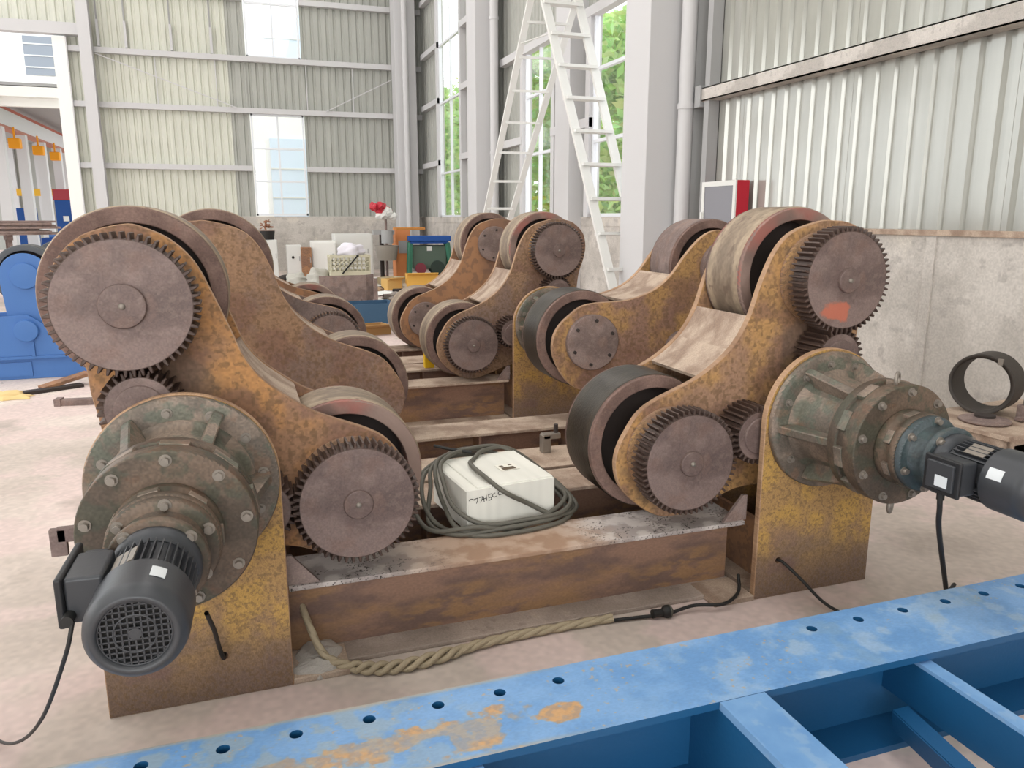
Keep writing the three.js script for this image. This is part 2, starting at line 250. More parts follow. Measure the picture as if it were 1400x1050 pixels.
// right wall (faces -x): its own axis runs along z
const onRight = (s, z, y, k) => { s.rotation.y = -PI / 2; s.position.set(XW + k, y, z); };
{
  const wall = structGroup('wall_right');
  mesh('concrete_wall', span(XW - 0.06, XW + 0.3, 0, 1.42, ZB, ZF), mat.concrete, wall, 3);
  mesh('coping', span(XW - 0.09, XW + 0.02, 1.405, 1.45, -8.6, ZF), mat.dusty, wall);
  mesh('coping', span(XW - 0.07, XW + 0.3, 1.42, 1.56, ZB, -8.8), mat.concrete, wall, 3);
  for (const z of [-4.98, -2.6]) mesh('concrete_pier', span(XW - 0.075, XW, 0, 1.405, z - 0.05, z + 0.05), mat.concrete, wall, 3);
  sheets(wall, [[-8.6, ZF, 1.44, 2.92], [-8.6, ZF, 2.92, YC]], mat.sheetRight, onRight);
  sheets(wall, [[-9.4, -8.6, 1.56, YC], [-11.6, -9.4, 4.6, YC], [-13.2, -11.6, 1.56, YC], [-14.65, -13.2, 4.6, YC], [-19.2, -14.65, 1.56, YC], [-21.4, -19.2, 8.4, YC], [ZB, -21.4, 1.56, YC]], mat.sheetGrey, onRight);
  mesh('girt', [span(XW - 0.16, XW, 2.88, 2.895, -8.45, ZF), span(XW - 0.16, XW - 0.148, 2.88, 3.03, -8.45, ZF), span(XW - 0.16, XW, 3.018, 3.03, -8.45, ZF)], mat.girt, wall);
  for (const y of [3.0, 4.6, 6.0, 7.4]) for (const [z0, z1] of y > 4.5 && y < 4.7 ? [[-23.3, -21.4], [-19.2, -16.8], [-16, -9.4]] : [[-23.3, -21.4], [-19.2, -16.8], [-16, -14.7], [-13.2, -11.6]]) mesh('girt', span(XW - 0.15, XW, y - 0.07, y + 0.07, z0, z1), mat.steel, wall);
  mesh('girt_bracket', span(XW - 0.18, XW - 0.02, 2.82, 3.06, -8.5, -8.38), mat.steelDark, wall);
  for (const z of [-8.62, -8.3]) mesh('wall_post', span(XW - 0.14, XW, 1.44, YC, z - 0.05, z + 0.05), mat.steelDark, wall);
  for (const [z0, z1, y1] of [[-11.75, -11.6, 4.6], [-13.2, -13.05, 4.6], [-14.8, -14.65, 4.6], [-19.2, -19.05, 8.4], [-21.55, -21.4, 8.4]]) mesh('window_jamb', span(XW - 0.14, XW + 0.05, 1.56, y1, z0, z1), mat.steel, wall);
  mesh('wall_pier', span(XW - 0.3, XW + 0.02, 0, YC, -12.6, -12.0), mat.steel, wall);
  windowUnit(3, 2.2, 3.04, [1.1], [1.15, 2.2], (g) => { g.rotation.y = -PI / 2; g.position.set(XW, 1.56, -11.6); });
  windowUnit(4, 1.45, 3.04, [0.72], [1.15, 2.2], (g) => { g.rotation.y = -PI / 2; g.position.set(XW, 1.56, -14.65); });
  windowUnit(5, 2.2, 6.84, [1.1], [1.15, 2.95, 4.4, 5.6], (g) => { g.rotation.y = -PI / 2; g.position.set(XW, 1.56, -21.4); });
}
// left and front walls and roof (out of the picture)
{
  const wl = structGroup('wall_left'); const put2 = (s, z, y, k) => { s.rotation.y = PI / 2; s.position.set(XL - k, y, z); };
  mesh('concrete_wall', span(XL - 0.3, XL + 0.05, 0, 1.5, ZB, ZF), mat.concrete, wl, 3);
  sheets(wl, [[-ZF, -ZB, 1.5, YC]], mat.sheetPale, put2, 2);
  const wf = structGroup('wall_front');
  mesh('concrete_wall', span(XL, XW, 0, 1.5, ZF, ZF + 0.3), mat.concrete, wf, 3);
  sheets(wf, [[-XW, -XL, 1.5, YC]], mat.sheetPale, (s, x, y, k) => { s.rotation.y = PI; s.position.set(-x, y, ZF + k); }, 2);
  const xs = [XL, ...SKYLIGHTS.flatMap(([x]) => [x - 1, x + 1]), XW];
  struct('ceiling', [span(XL - 0.3, XW + 0.35, YC, YC + 0.15, ZB - 0.3, ZF + 0.3), ...[-20, -12.5, -5, 2.5].map((z) => span(XL, XW, 9.8, YC, z - 0.12, z + 0.12))], mat.sheetGrey, 2);
  const glow = M({ color: 0xffffff, emissive: new THREE.Color(1, 0.985, 0.96), emissiveIntensity: 1.2, roughness: 0.6 });
  for (const [x, z] of SKYLIGHTS) struct('ceiling_light', span(x - 1, x + 1, 9.75, 9.78, z - 14, z + 14), glow);
  const day = M({ color: 0xffffff, emissive: new THREE.Color(0.95, 0.98, 1), emissiveIntensity: 1.2, roughness: 0.6 });
  struct('door_2', span(-10, 2, 0.85, 6.35, 7.86, 7.9), day);  // glowing panel added behind the camera to brighten the machine fronts
  struct('door_1', span(XL + 0.06, XL + 0.1, 1.7, 6.7, -15, -1), day);
}
// columns and downpipes
function column(x0, x1, z0, z1, label) {
  const t = thing('column', label, 'column', [(x0 + x1) / 2, 0, (z0 + z1) / 2]); const w = x1 - x0, d = z1 - z0;
  mesh('shaft', box(w, YC, d, 0, YC / 2, 0, 0.012), mat.steel, t, 2); mesh('base_plate', box(w + 0.12, 0.03, d + 0.12, 0, 0.015, 0), mat.steelDark, t); return t;
}
column(4.76, 5.24, -9.44, -8.8, 'thick pale grey steel column just left of the red hose cabinet');
column(4.76, 5.24, -16.74, -16.1, 'grey steel column behind the left feet of the stepladder');
column(4.5, 5.1, ZB + 0.25, -23.2, 'grey steel column standing in the far corner of the hall');
{ const t = thing('column', 'tall pale steel column left of the back wall sheeting', 'column', [-3.36, 0, ZB + 0.35]);
  mesh('shaft', [span(-0.14, 0.14, 0, YC, -0.16, -0.14), span(-0.14, 0.14, 0, YC, 0.14, 0.16), span(-0.01, 0.01, 0, YC, -0.14, 0.14)], mat.steel, t, 2); mesh('base_plate', box(0.4, 0.03, 0.4, 0, 0.015, 0), mat.steelDark, t);
  const j = thing('column', 'pale door jamb column beside the open bay to the yard', 'column', [-4.0, 0, ZB + 0.05]); mesh('shaft', box(0.3, 6.05, 0.34, 0, 3.025, 0), mat.bright, j, 2); mesh('corner_strip', box(0.03, 6.05, 0.03, 0.165, 3.025, 0.16), mat.steel, j); }
function pipe(x, z, r, label) { const t = thing('downpipe', label, 'pipe', [x, 0, z]); mesh('pipe', cylY(r, 0.02, YC - 0.02, 0, 0, 24), mat.steel, t, 2); for (const y of [0.9, 2.82, 5.4]) mesh('pipe_collar', cylY(r + 0.012, y, y + 0.06), mat.steel, t); }
pipe(5.18, -8.62, 0.09, 'pale round downpipe on the right side of the thick grey column');
pipe(5.1, -15.9, 0.085, 'pale round downpipe beside the column behind the stepladder');
pipe(4.75, -23.0, 0.085, 'pale round downpipe against the far corner column');

// ------------------------------------------------------------------ gears, rollers, bogies
function gearShape(R, n, m) {
  const s = new THREE.Shape(), p = (2 * PI) / n, root = R - 2.3 * m;
  for (let i = 0; i < n; i++) {
    const a = i * p; // tooth centred on angle a
    for (const [k, r] of [[-0.5, root], [-0.27, root], [-0.13, R], [0.13, R], [0.27, root]]) { const t = a + k * p; if (i === 0 && k === -0.5) s.moveTo(r * Math.cos(t), r * Math.sin(t)); else s.lineTo(r * Math.cos(t), r * Math.sin(t)); }
  }
  s.closePath(); return s;
}
const GEAR_W = 0.092, BIG = { R: 0.214, n: 54, m: 0.0085, w: 0.092, z: 0.084 }, IDL = { R: 0.121, n: 29, m: 0.0085, w: 0.14, z: 0.02 }, MID = { R: 0.15, n: 36, m: 0.0085, w: 0.1, z: 0.03 };
for (const k of [BIG, IDL, MID]) { k.geo = uvBox(extr(gearShape(k.R, k.n, k.m), k.w, 0.002)); k.p = k.R - k.m; k.face = uvBox(latheZ([[0, 0.004], [k.R - 2.4 * k.m - 0.004, 0.004], [k.R - 2.4 * k.m, 0]], 56)); }
const hubR = (r) => uvBox(latheZ([[0, 0.016], [r - 0.004, 0.016], [r, 0.012], [r, 0]], 48)), hubGeo = uvBox(latheZ([[0, 0.016], [0.058, 0.016], [0.062, 0.012], [0.062, 0]], 48)), hubSmall = uvBox(latheZ([[0, 0.01], [0.07, 0.01], [0.075, 0.006], [0.075, 0]], 40));
const bossGeo = uvBox(latheZ([[0.19, 0], [0.19, 0.02], [0.12, 0.03], [0.12, 0.086]], 48)), plugGeo = uvBox(latheZ([[0, 0.008], [0.008, 0.008], [0.01, 0]], 16)), boltGeo = uvBox(put(new THREE.CylinderGeometry(0.0105, 0.0105, 0.012, 6), 0, 0, 0.006, PI / 2)), washerBolt = uvBox(merge([put(new THREE.CylinderGeometry(0.0105, 0.0105, 0.014, 6), 0, 0, 0.009, PI / 2), put(new THREE.CylinderGeometry(0.016, 0.016, 0.003, 16), 0, 0, 0.0015, PI / 2)]));
function keep(name, geo, m, parent, x = 0, y = 0, z = 0, rz = 0) { const o = new THREE.Mesh(geo, m); o.name = numbered(name); o.castShadow = o.receiveShadow = true; o.position.set(x, y, z); o.rotation.z = rz; parent.add(o); return o; }
const rollGeoRim = uvBox(latheZ([[0.245, -0.03], [0.245, -0.0], [0.279, 0], [0.293, -0.006], [0.293, -0.03]], 72));
const RW = 0.26;
function rollerGeo() {
  const tread = latheZ([[0.289, -0.022], [0.293, -0.026], [0.293, -RW + 0.016], [0.289, -RW + 0.012]].reverse(), 80);
  const rim = latheZ([[0.289, -RW + 0.012], [0.291, -RW], [0.24, -RW], [0.236, -RW + 0.05]], 80), rim2 = latheZ([[0.236, -0.12], [0.236, -0.004], [0.24, 0], [0.283, 0], [0.287, -0.004], [0.287, -0.014], [0.282, -0.018], [0.289, -0.022]], 80);
  const wheel = latheZ([[0.236, -RW + 0.05], [0.1, -RW + 0.06], [0.1, -0.09], [0.236, -0.12]], 64);
  const uvT = (g) => { const p = g.attributes.position, uv = g.attributes.uv; for (let i = 0; i < p.count; i++) uv.setXY(i, uv.getX(i) * 2, p.getZ(i) / 0.6); return g; };
  return { tread: uvT(tread), rim: uvBox(merge([rim, rim2])), wheel: uvBox(wheel) };
}
const ROLL = rollerGeo();
const OUT_R = [[0.09, 0.788], [0.026, 0.786], [-0.109, 0.744], [-0.186, 0.67], [-0.245, 0.544], [-0.293, 0.4], [-0.37, 0.283], [-0.506, 0.181], [-0.692, 0.103], [-0.771, 0.054], [-0.822, -0.016], [-0.858, -0.086], [-0.868, -0.16], [-0.84, -0.248], [-0.756, -0.335], [-0.66, -0.388], [-0.56, -0.392], [-0.45, -0.36], [-0.3, -0.31], [-0.1, -0.3], [0.12, -0.25], [0.22, -0.12], [0.24, 0.05], [0.245, 0.2], [0.264, 0.37], [0.3, 0.48], [0.318, 0.58], [0.295, 0.68], [0.22, 0.755], [0.15, 0.782]];
const OUT_L = [[0.121, 0.781], [0.06, 0.77], [-0.011, 0.733], [-0.075, 0.662], [-0.125, 0.548], [-0.167, 0.44], [-0.2, 0.354], [-0.26, 0.272], [-0.378, 0.18], [-0.456, 0.138], [-0.578, 0.087], [-0.653, 0.038], [-0.715, -0.052], [-0.742, -0.147], [-0.715, -0.26], [-0.65, -0.335], [-0.55, -0.365], [-0.42, -0.35], [-0.3, -0.31], [-0.1, -0.3], [0.12, -0.25], [0.22, -0.12], [0.236, 0.148], [0.254, 0.266], [0.264, 0.369], [0.31, 0.47], [0.34, 0.56], [0.318, 0.66], [0.24, 0.745]];
const rot2 = ([x, y], a) => [x * Math.cos(a) - y * Math.sin(a), x * Math.sin(a) + y * Math.cos(a)];
function plateUV(g) { const p = g.attributes.position; g = g.index ? g.toNonIndexed() : g; const q = g.attributes.position, uv = new Float32Array(q.count * 2); for (let i = 0; i < q.count; i++) { uv[2 * i] = q.getX(i) / 2 + 0.5; uv[2 * i + 1] = q.getY(i) / 2 + 0.5; } g.setAttribute('uv', new THREE.BufferAttribute(uv, 2)); return g; }
// o: pivot [x, y], z of the front side plate's outer face, out outline, U and L roller centres from the pivot, s = 1 right hand / -1 mirrored, turn, driven, web range, colours
function bogie(label, o) {
  const t = thing('roller_bogie', label, 'roller bogie', [o.pivot[0], 0, o.z], 0, undefined), py = o.pivot[1], a = (o.turn || 0), s = o.s;
  const X = (p) => rot2([p[0] * s, p[1]], a), U = X(o.U), L = X(o.L);
  const curve = new THREE.CatmullRomCurve3(o.out.map((p) => { const q = X(p); return V3(q[0], q[1], 0); }), true, 'catmullrom', 0.5);
  let pts = curve.getPoints(150).slice(0, -1).map((v) => [v.x, v.y]); if (s < 0) pts.reverse();
  if (s < 0) pts = pts; const shape = poly(pts);
  const plate = plateUV(extr(shape, 0.03, 0.003));
  keep('side_plate', plate, [o.plateMat, mat.edge], t, 0, py, -0.03); keep('side_plate', plate, [o.plateMat, mat.edge], t, 0, py, -0.44);
  // curved top web between the plates
  const c2 = new THREE.CatmullRomCurve3(o.out.map((p) => V3(p[0], p[1], 0)), true, 'catmullrom', 0.5).getPoints(300), near = (q) => c2.reduce((b, v, i) => (Math.hypot(v.x - q[0], v.y - q[1]) < Math.hypot(c2[b].x - q[0], c2[b].y - q[1]) ? i : b), 0);
  const i0 = near(o.web[0]), i1 = near(o.web[1]), top = [], low = [];
  for (let i = i0; i <= i1; i++) { const d = c2[i + 1].clone().sub(c2[i - 1]).normalize(), n = [-d.y, d.x]; top.push(X([c2[i].x + n[0] * 0.004, c2[i].y + n[1] * 0.004])); low.push(X([c2[i].x + n[0] * 0.02, c2[i].y + n[1] * 0.02])); }
  mesh('top_web', put(extr(poly([...top, ...low.reverse()]), 0.39, 0), 0, py, -0.415), mat.dusty, t, 0.7);
  // rollers
  for (const [c, tm, rm] of [[U, o.treadU || mat.tread, o.rimU || mat.rim], [L, o.treadL || mat.tread, o.rimL || mat.rim]]) {
    const g = new THREE.Group(); g.name = numbered('roller'); g.position.set(c[0], py + c[1], -0.135); t.add(g);
    keep('tread', ROLL.tread, tm, g); keep('rim', ROLL.rim, rm, g); keep('wheel', ROLL.wheel, mat.dark, g);  // inside of the wheel is dark: shade of the recess put into its colour
    keep('axle', uvBox(cylZ(0.075, -0.3, 0.125, 0, 0, 32)), mat.dark, g);
  }
  if (o.driven) {
    const th = (p, q) => Math.atan2(q[1] - p[1], q[0] - p[0]);
    const gear = (name, kind, c, phase, hub) => { const g = keep(name, kind.geo, mat.teeth, t, c[0], py + c[1], kind.z, phase); keep('gear_face', kind.face, kind === BIG && c === U && o.patch ? mat.gearPatch : o.faceMat || mat.gear, g, 0, 0, kind.w - 0.002, -phase); const h = keep('hub', hub, o.faceMat || mat.gear, g, 0, 0, kind.w); if (kind === BIG) { keep('plug', plugGeo, mat.bolt, g, 0, 0, kind.w + 0.016); keep('boss', bossGeo, o.plateMat2 || mat.yellow, t, c[0], py + c[1], 0); } return g; };
    const mesh2 = (pa, A, ka, B, kb) => { const d = th(A, B), fa = (((d - pa) / ((2 * PI) / ka.n)) % 1 + 1) % 1; return d + PI - (0.5 - fa) * ((2 * PI) / kb.n); };
    gear('centre_gear', MID, [0, 0], 0, hubSmall);
    for (const C of [U, L]) {
      const D = Math.hypot(C[0], C[1]), r1 = BIG.p + IDL.p, r2 = MID.p + IDL.p, x = (D * D + r2 * r2 - r1 * r1) / (2 * D), h = Math.sqrt(Math.max(0, r2 * r2 - x * x)), e = [C[0] / D, C[1] / D], side = C === U ? s * (o.iu ?? 1) : -s * (o.il ?? 1);
      const I = [e[0] * x + e[1] * h * side, e[1] * x - e[0] * h * side], pi = mesh2(0, [0, 0], MID, I, IDL);
      gear('idler_gear', IDL, I, pi, hubSmall); gear('drive_gear', BIG, C, mesh2(pi, I, IDL, C, BIG), hubR(C === U && s < 0 ? 0.066 : 0.05));
    }
  } else if (!o.plain) for (const C of [U, L]) {
    const g = keep('bearing_cover', uvBox(latheZ([[0, 0.03], [0.158, 0.03], [0.165, 0.024], [0.165, 0]], 48)), o.coverMat || mat.rust, t, C[0], py + C[1], 0);
    for (let k = 0; k < 6; k++) keep('bolt', boltGeo, mat.dark, g, 0.13 * Math.cos(k * PI / 3 + 0.4), 0.13 * Math.sin(k * PI / 3 + 0.4), 0.03);
  }
  if (!o.driven && !o.plain) keep('pivot_cover', uvBox(latheZ([[0, 0.05], [0.11, 0.05], [0.115, 0.044], [0.115, 0]], 40)), o.plateMat2 || mat.rust, t, 0, py, 0);
  keep('pivot_shaft', uvBox(cylZ(0.07, -0.5, o.plain ? -0.005 : 0.02)), mat.dark, t, 0, py, 0);
  return t;
}
const spots = (s, U, L, e) => [[U[0] * s, U[1], 0.2], [L[0] * s, L[1], 0.21], ...e];
const UR = [0.0895, 0.553], LR = [-0.5915, -0.14], UL = [0.128, 0.546], LL = [-0.528, -0.147];
T.plateR = gearTex([[UR[0], UR[1], 0.17], [LR[0], LR[1] - 0.05, 0.17], [0.06, 0.25, 0.12]], [158, 124, 100], [184, 142, 92]);
T.plateL = gearTex([[-UL[0], UL[1], 0.17], [-LL[0], LL[1] - 0.05, 0.17], [-0.05, 0.25, 0.13]], [160, 122, 94], [184, 134, 84]);
T.plateIdle = gearTex([[0, 0, 0.1]], [134, 110, 98], [154, 122, 96]);
T.plateR2 = gearTex([[0, 0, 0.1]], [144, 112, 96], [172, 134, 86]);
for (const k of ['plateR2', 'plateR', 'plateL', 'plateIdle']) mat[k] = rough({ map: T[k], roughness: 0.75 });
const rescale = (out, px) => out.map(([x, y]) => [(x + px) * 1.0286 - px, 1.55 + (y + 0.75 - 1.55) * 1.0286 - 0.75]), OR = rescale(OUT_R, 2.2015), OL = rescale(OUT_L.map(([x, y]) => [-x, y]), -0.208).map(([x, y]) => [-x, y]);
const Z1 = -2.7, WEB_R = [[-0.23, 0.4], [-0.455, 0.165]], WEB_L = [[-0.196, 0.36], [-0.38, 0.165]];
bogie('front right roller bogie with brown upper wheel, black lower wheel and two toothed gears', { pivot: [2.2015, 0.75], z: Z1, out: OR, U: UR, L: LR, s: 1, driven: true, web: WEB_R, plateMat: mat.plateR, treadL: mat.treadBlack, rimU: mat.redRim, patch: true });
bogie('front left roller bogie with red-rimmed wheels and the largest toothed gears', { pivot: [-0.208, 0.75], z: Z1, out: OL, U: UL, L: LL, s: -1, driven: true, web: WEB_L, plateMat: mat.plateL, rimL: mat.redRim });
const Z2 = -4.14, Z3 = -5.73, Z4 = -7.17;
bogie('second right roller bogie with a plain round cover and wide black lower wheel', { pivot: [2.526, 0.76], z: Z2, out: OR, U: UR, L: LR, s: 1, turn: -0.35, web: WEB_R, plateMat: mat.plateR2, treadL: mat.treadBlack, treadU: mat.rust });
bogie('second left roller bogie, a rusty plate without gears behind the front one', { pivot: [-0.03, 0.75], z: Z2, out: OR, U: UR, L: LR, s: -1, turn: 0.02, web: WEB_R, plain: true, plateMat: mat.plateIdle });
bogie('third right roller bogie with two brown toothed gears beyond the black wheel', { pivot: [2.2015, 0.75], z: Z3, out: OR, U: UR, L: LR, s: 1, driven: true, web: WEB_R, plateMat: mat.plateIdle, rimU: mat.redRim });
bogie('third left roller bogie, only its dark lower gear showing over the pale web', { pivot: [-0.03, 0.75], z: Z3, out: OR, U: UR, L: LR, s: -1, turn: 0.13, driven: true, web: WEB_R, plateMat: mat.rust, faceMat: mat.rust });
bogie('farthest right roller bogie with two plain round bearing covers', { pivot: [2.2015, 0.75], z: Z4, out: OR, U: UR, L: LR, s: 1, web: WEB_R, plateMat: mat.brown });
bogie('farthest left roller bogie, its reddish lower wheel behind the dark gear', { pivot: [-0.03, 0.75], z: Z4, out: OR, U: UR, L: LR, s: -1, turn: 0.1, web: WEB_R, plateMat: mat.brown, rimL: mat.redRim });

// ------------------------------------------------------------------ base frames
function iBeam(parent, x0, x1, z0, z1, topMat, webMat, h = 0.322, part = 'beam') {
  const zc = (z0 + z1) / 2, g = new THREE.Group(); g.name = numbered(part); parent.add(g); const o = parent.position;
  const top = span(x0, x1, h - 0.018, h, z0, z1, 0.004), uvTop = topMat === mat.beamTop;
  let tg = uvBox(top, 1); if (uvTop) { const p = tg.attributes.position, uv = tg.attributes.uv; for (let i = 0; i < p.count; i++) uv.setXY(i, clamp((p.getX(i) - x0) / (x1 - x0), 0.002, 0.998), (p.getZ(i) - Math.min(z0, z1) + 0.4 - p.getY(i)) / 0.3); }
  keep('top_flange', tg, topMat, g); keep('web', uvBox(span(x0, x1, 0.018, h - 0.018, zc - 0.006, zc + 0.006), 1), webMat, g);
  let bg = uvBox(span(x0, x1, 0, 0.018, z0, z1, 0.004), 1); if (uvTop) { const p = bg.attributes.position, uv = bg.attributes.uv; for (let i = 0; i < p.count; i++) uv.setXY(i, clamp(0.2 * (p.getX(i) - x0) / (x1 - x0) + 0.02, 0.002, 0.998), (p.getZ(i) - Math.min(z0, z1) + 0.4 - p.getY(i)) / 0.3); }
  keep('bottom_flange', uvTop ? uvBox(bg) : bg, uvTop ? mat.mortar : topMat, g);
  const n = Math.max(2, Math.round(Math.abs(x1 - x0) / 0.6)); for (let i = 1; i < n; i++) if (part !== 'front_beam') keep('stiffener', uvBox(span(x0 + (x1 - x0) * i / n - 0.006, x0 + (x1 - x0) * i / n + 0.006, 0.018, h - 0.018, z0 + (zc - z0) * 0.1, z1 - (z1 - zc) * 0.1)), webMat, g);
  return g;
}
const postShape = (w, yc) => { const s = new THREE.Shape(); s.moveTo(-w / 2, 0); s.lineTo(w / 2, 0); s.lineTo(w / 2, yc); s.absarc(0, yc, w / 2, 0, PI, false); s.lineTo(-w / 2, 0); return s; };
const postUV = (g, w) => { g = g.index ? g.toNonIndexed() : g; const p = g.attributes.position, uv = new Float32Array(p.count * 2); for (let i = 0; i < p.count; i++) { uv[2 * i] = p.getX(i) / w + 0.5; uv[2 * i + 1] = clamp(p.getY(i) / 1.06, 0.002, 0.998); } g.setAttribute('uv', new THREE.BufferAttribute(uv, 2)); return g; };
function frame(label, z, o) {                              // z: front face of the post plates
  const t = thing('base_frame', label, 'machine base', [0, 0, z]);
  const [xl, xr] = o.posts; const holes = o.holes;
  iBeam(t, xl[1] + 0.006, xr[0] - 0.012, -0.325, -0.072, o.topMat, mat.web, 0.322, 'front_beam');
  iBeam(t, xl[0], xr[1], -0.96, -0.68, mat.dusty, mat.web);
  for (const [a, b, c] of [[xl[0], xl[1], 'l'], [xr[0], xr[1], 'r']]) {
    const w = b - a, s = postShape(w, 0.75); if (holes) { const h = new THREE.Path(); const hx = c === 'l' ? 0.07 : -0.18, hy = c === 'l' ? 0.15 : 0.16; h.absarc(hx, hy, 0.012, 0, PI * 2, true); s.holes.push(h); }
    keep('post_plate', postUV(extr(s, 0.03, 0.003), w), [mat.post, mat.edge], t, (a + b) / 2, 0, -0.03);
    keep('rear_post', postUV(extr(postShape(w * 0.8, 0.72), 0.03, 0.003), w), mat.post, t, (a + b) / 2, 0, -0.64);
    for (const x of [a + 0.12, b - 0.12]) keep('foot_plate', uvBox(span(x - 0.01, x + 0.01, 0, 0.28, -0.61, -0.03)), mat.brown, t);
    keep('pedestal_sill', uvBox(span(a + 0.02, b - 0.02, 0, 0.02, -0.64, -0.03)), mat.dusty, t);
    const e = c === 'l' ? b : a, k = c === 'l' ? 1 : -1;
    keep('gusset', uvBox(extr(poly(k > 0 ? [[e, 0.322], [e + 0.11, 0.322], [e + 0.02, 0.43], [e, 0.43]] : [[e - 0.11, 0.322], [e, 0.322], [e, 0.43], [e - 0.02, 0.43]]), 0.016, 0.001)), mat.rust, t, 0, 0, -0.1);
    keep('floor_plate', uvBox(span(e, e + k * 0.19, 0, 0.022, -0.18, k > 0 ? 0.0 : 0.005, 0.004)), mat.dusty, t);
  }
  return t;
}
frame('rusty steel base frame with yellow post plates under the two front bogies', -2.479, { posts: [[-0.49, 0.074], [1.912, 2.491]], topMat: mat.beamTop, holes: true });
frame('brown base frame with post plates under the third pair of bogies', -5.51, { posts: [[-0.32, 0.26], [1.912, 2.491]], topMat: mat.dusty });
function idleFrame(label, z, x0, x1) {
  const t = thing('base_frame', label, 'machine base', [0, 0, z]);
  iBeam(t, x0, x1, -0.34, 0, mat.dusty, mat.web, 0.322); iBeam(t, x0, x1, -0.99, -0.7, mat.dusty, mat.web, 0.322);
  for (const x of [x0 + 0.35, x1 - 0.3]) { keep('pedestal', uvBox(extr(poly([[-0.22, 0.322], [0.22, 0.322], [0.1, 0.86], [-0.1, 0.86]]), 0.03, 0.003)), mat.brown, t, x, 0, -1.07); keep('cross_plate', uvBox(span(x - 0.2, x + 0.2, 0.3, 0.322, -0.7, -0.34)), mat.dusty, t); }
  return t;
}
idleFrame('brown base frame of two long beams behind the white cable box', -3.48, -0.4, 2.9);
idleFrame('farthest brown base frame of parallel beams beyond the third pair of bogies', -6.52, -0.4, 2.6);
{ const t = thing('foot_block', 'small bright yellow steel block beside the wheel of the third right bogie', 'block', [1.43, 0.322, -6.28]); mesh('block', box(0.08, 0.13, 0.06, 0, 0.065, 0, 0.004), M({ color: 0xe0b414 }), t, 0); mesh('block_cap', box(0.09, 0.012, 0.07, 0, 0.136, 0), mat.rust, t); }

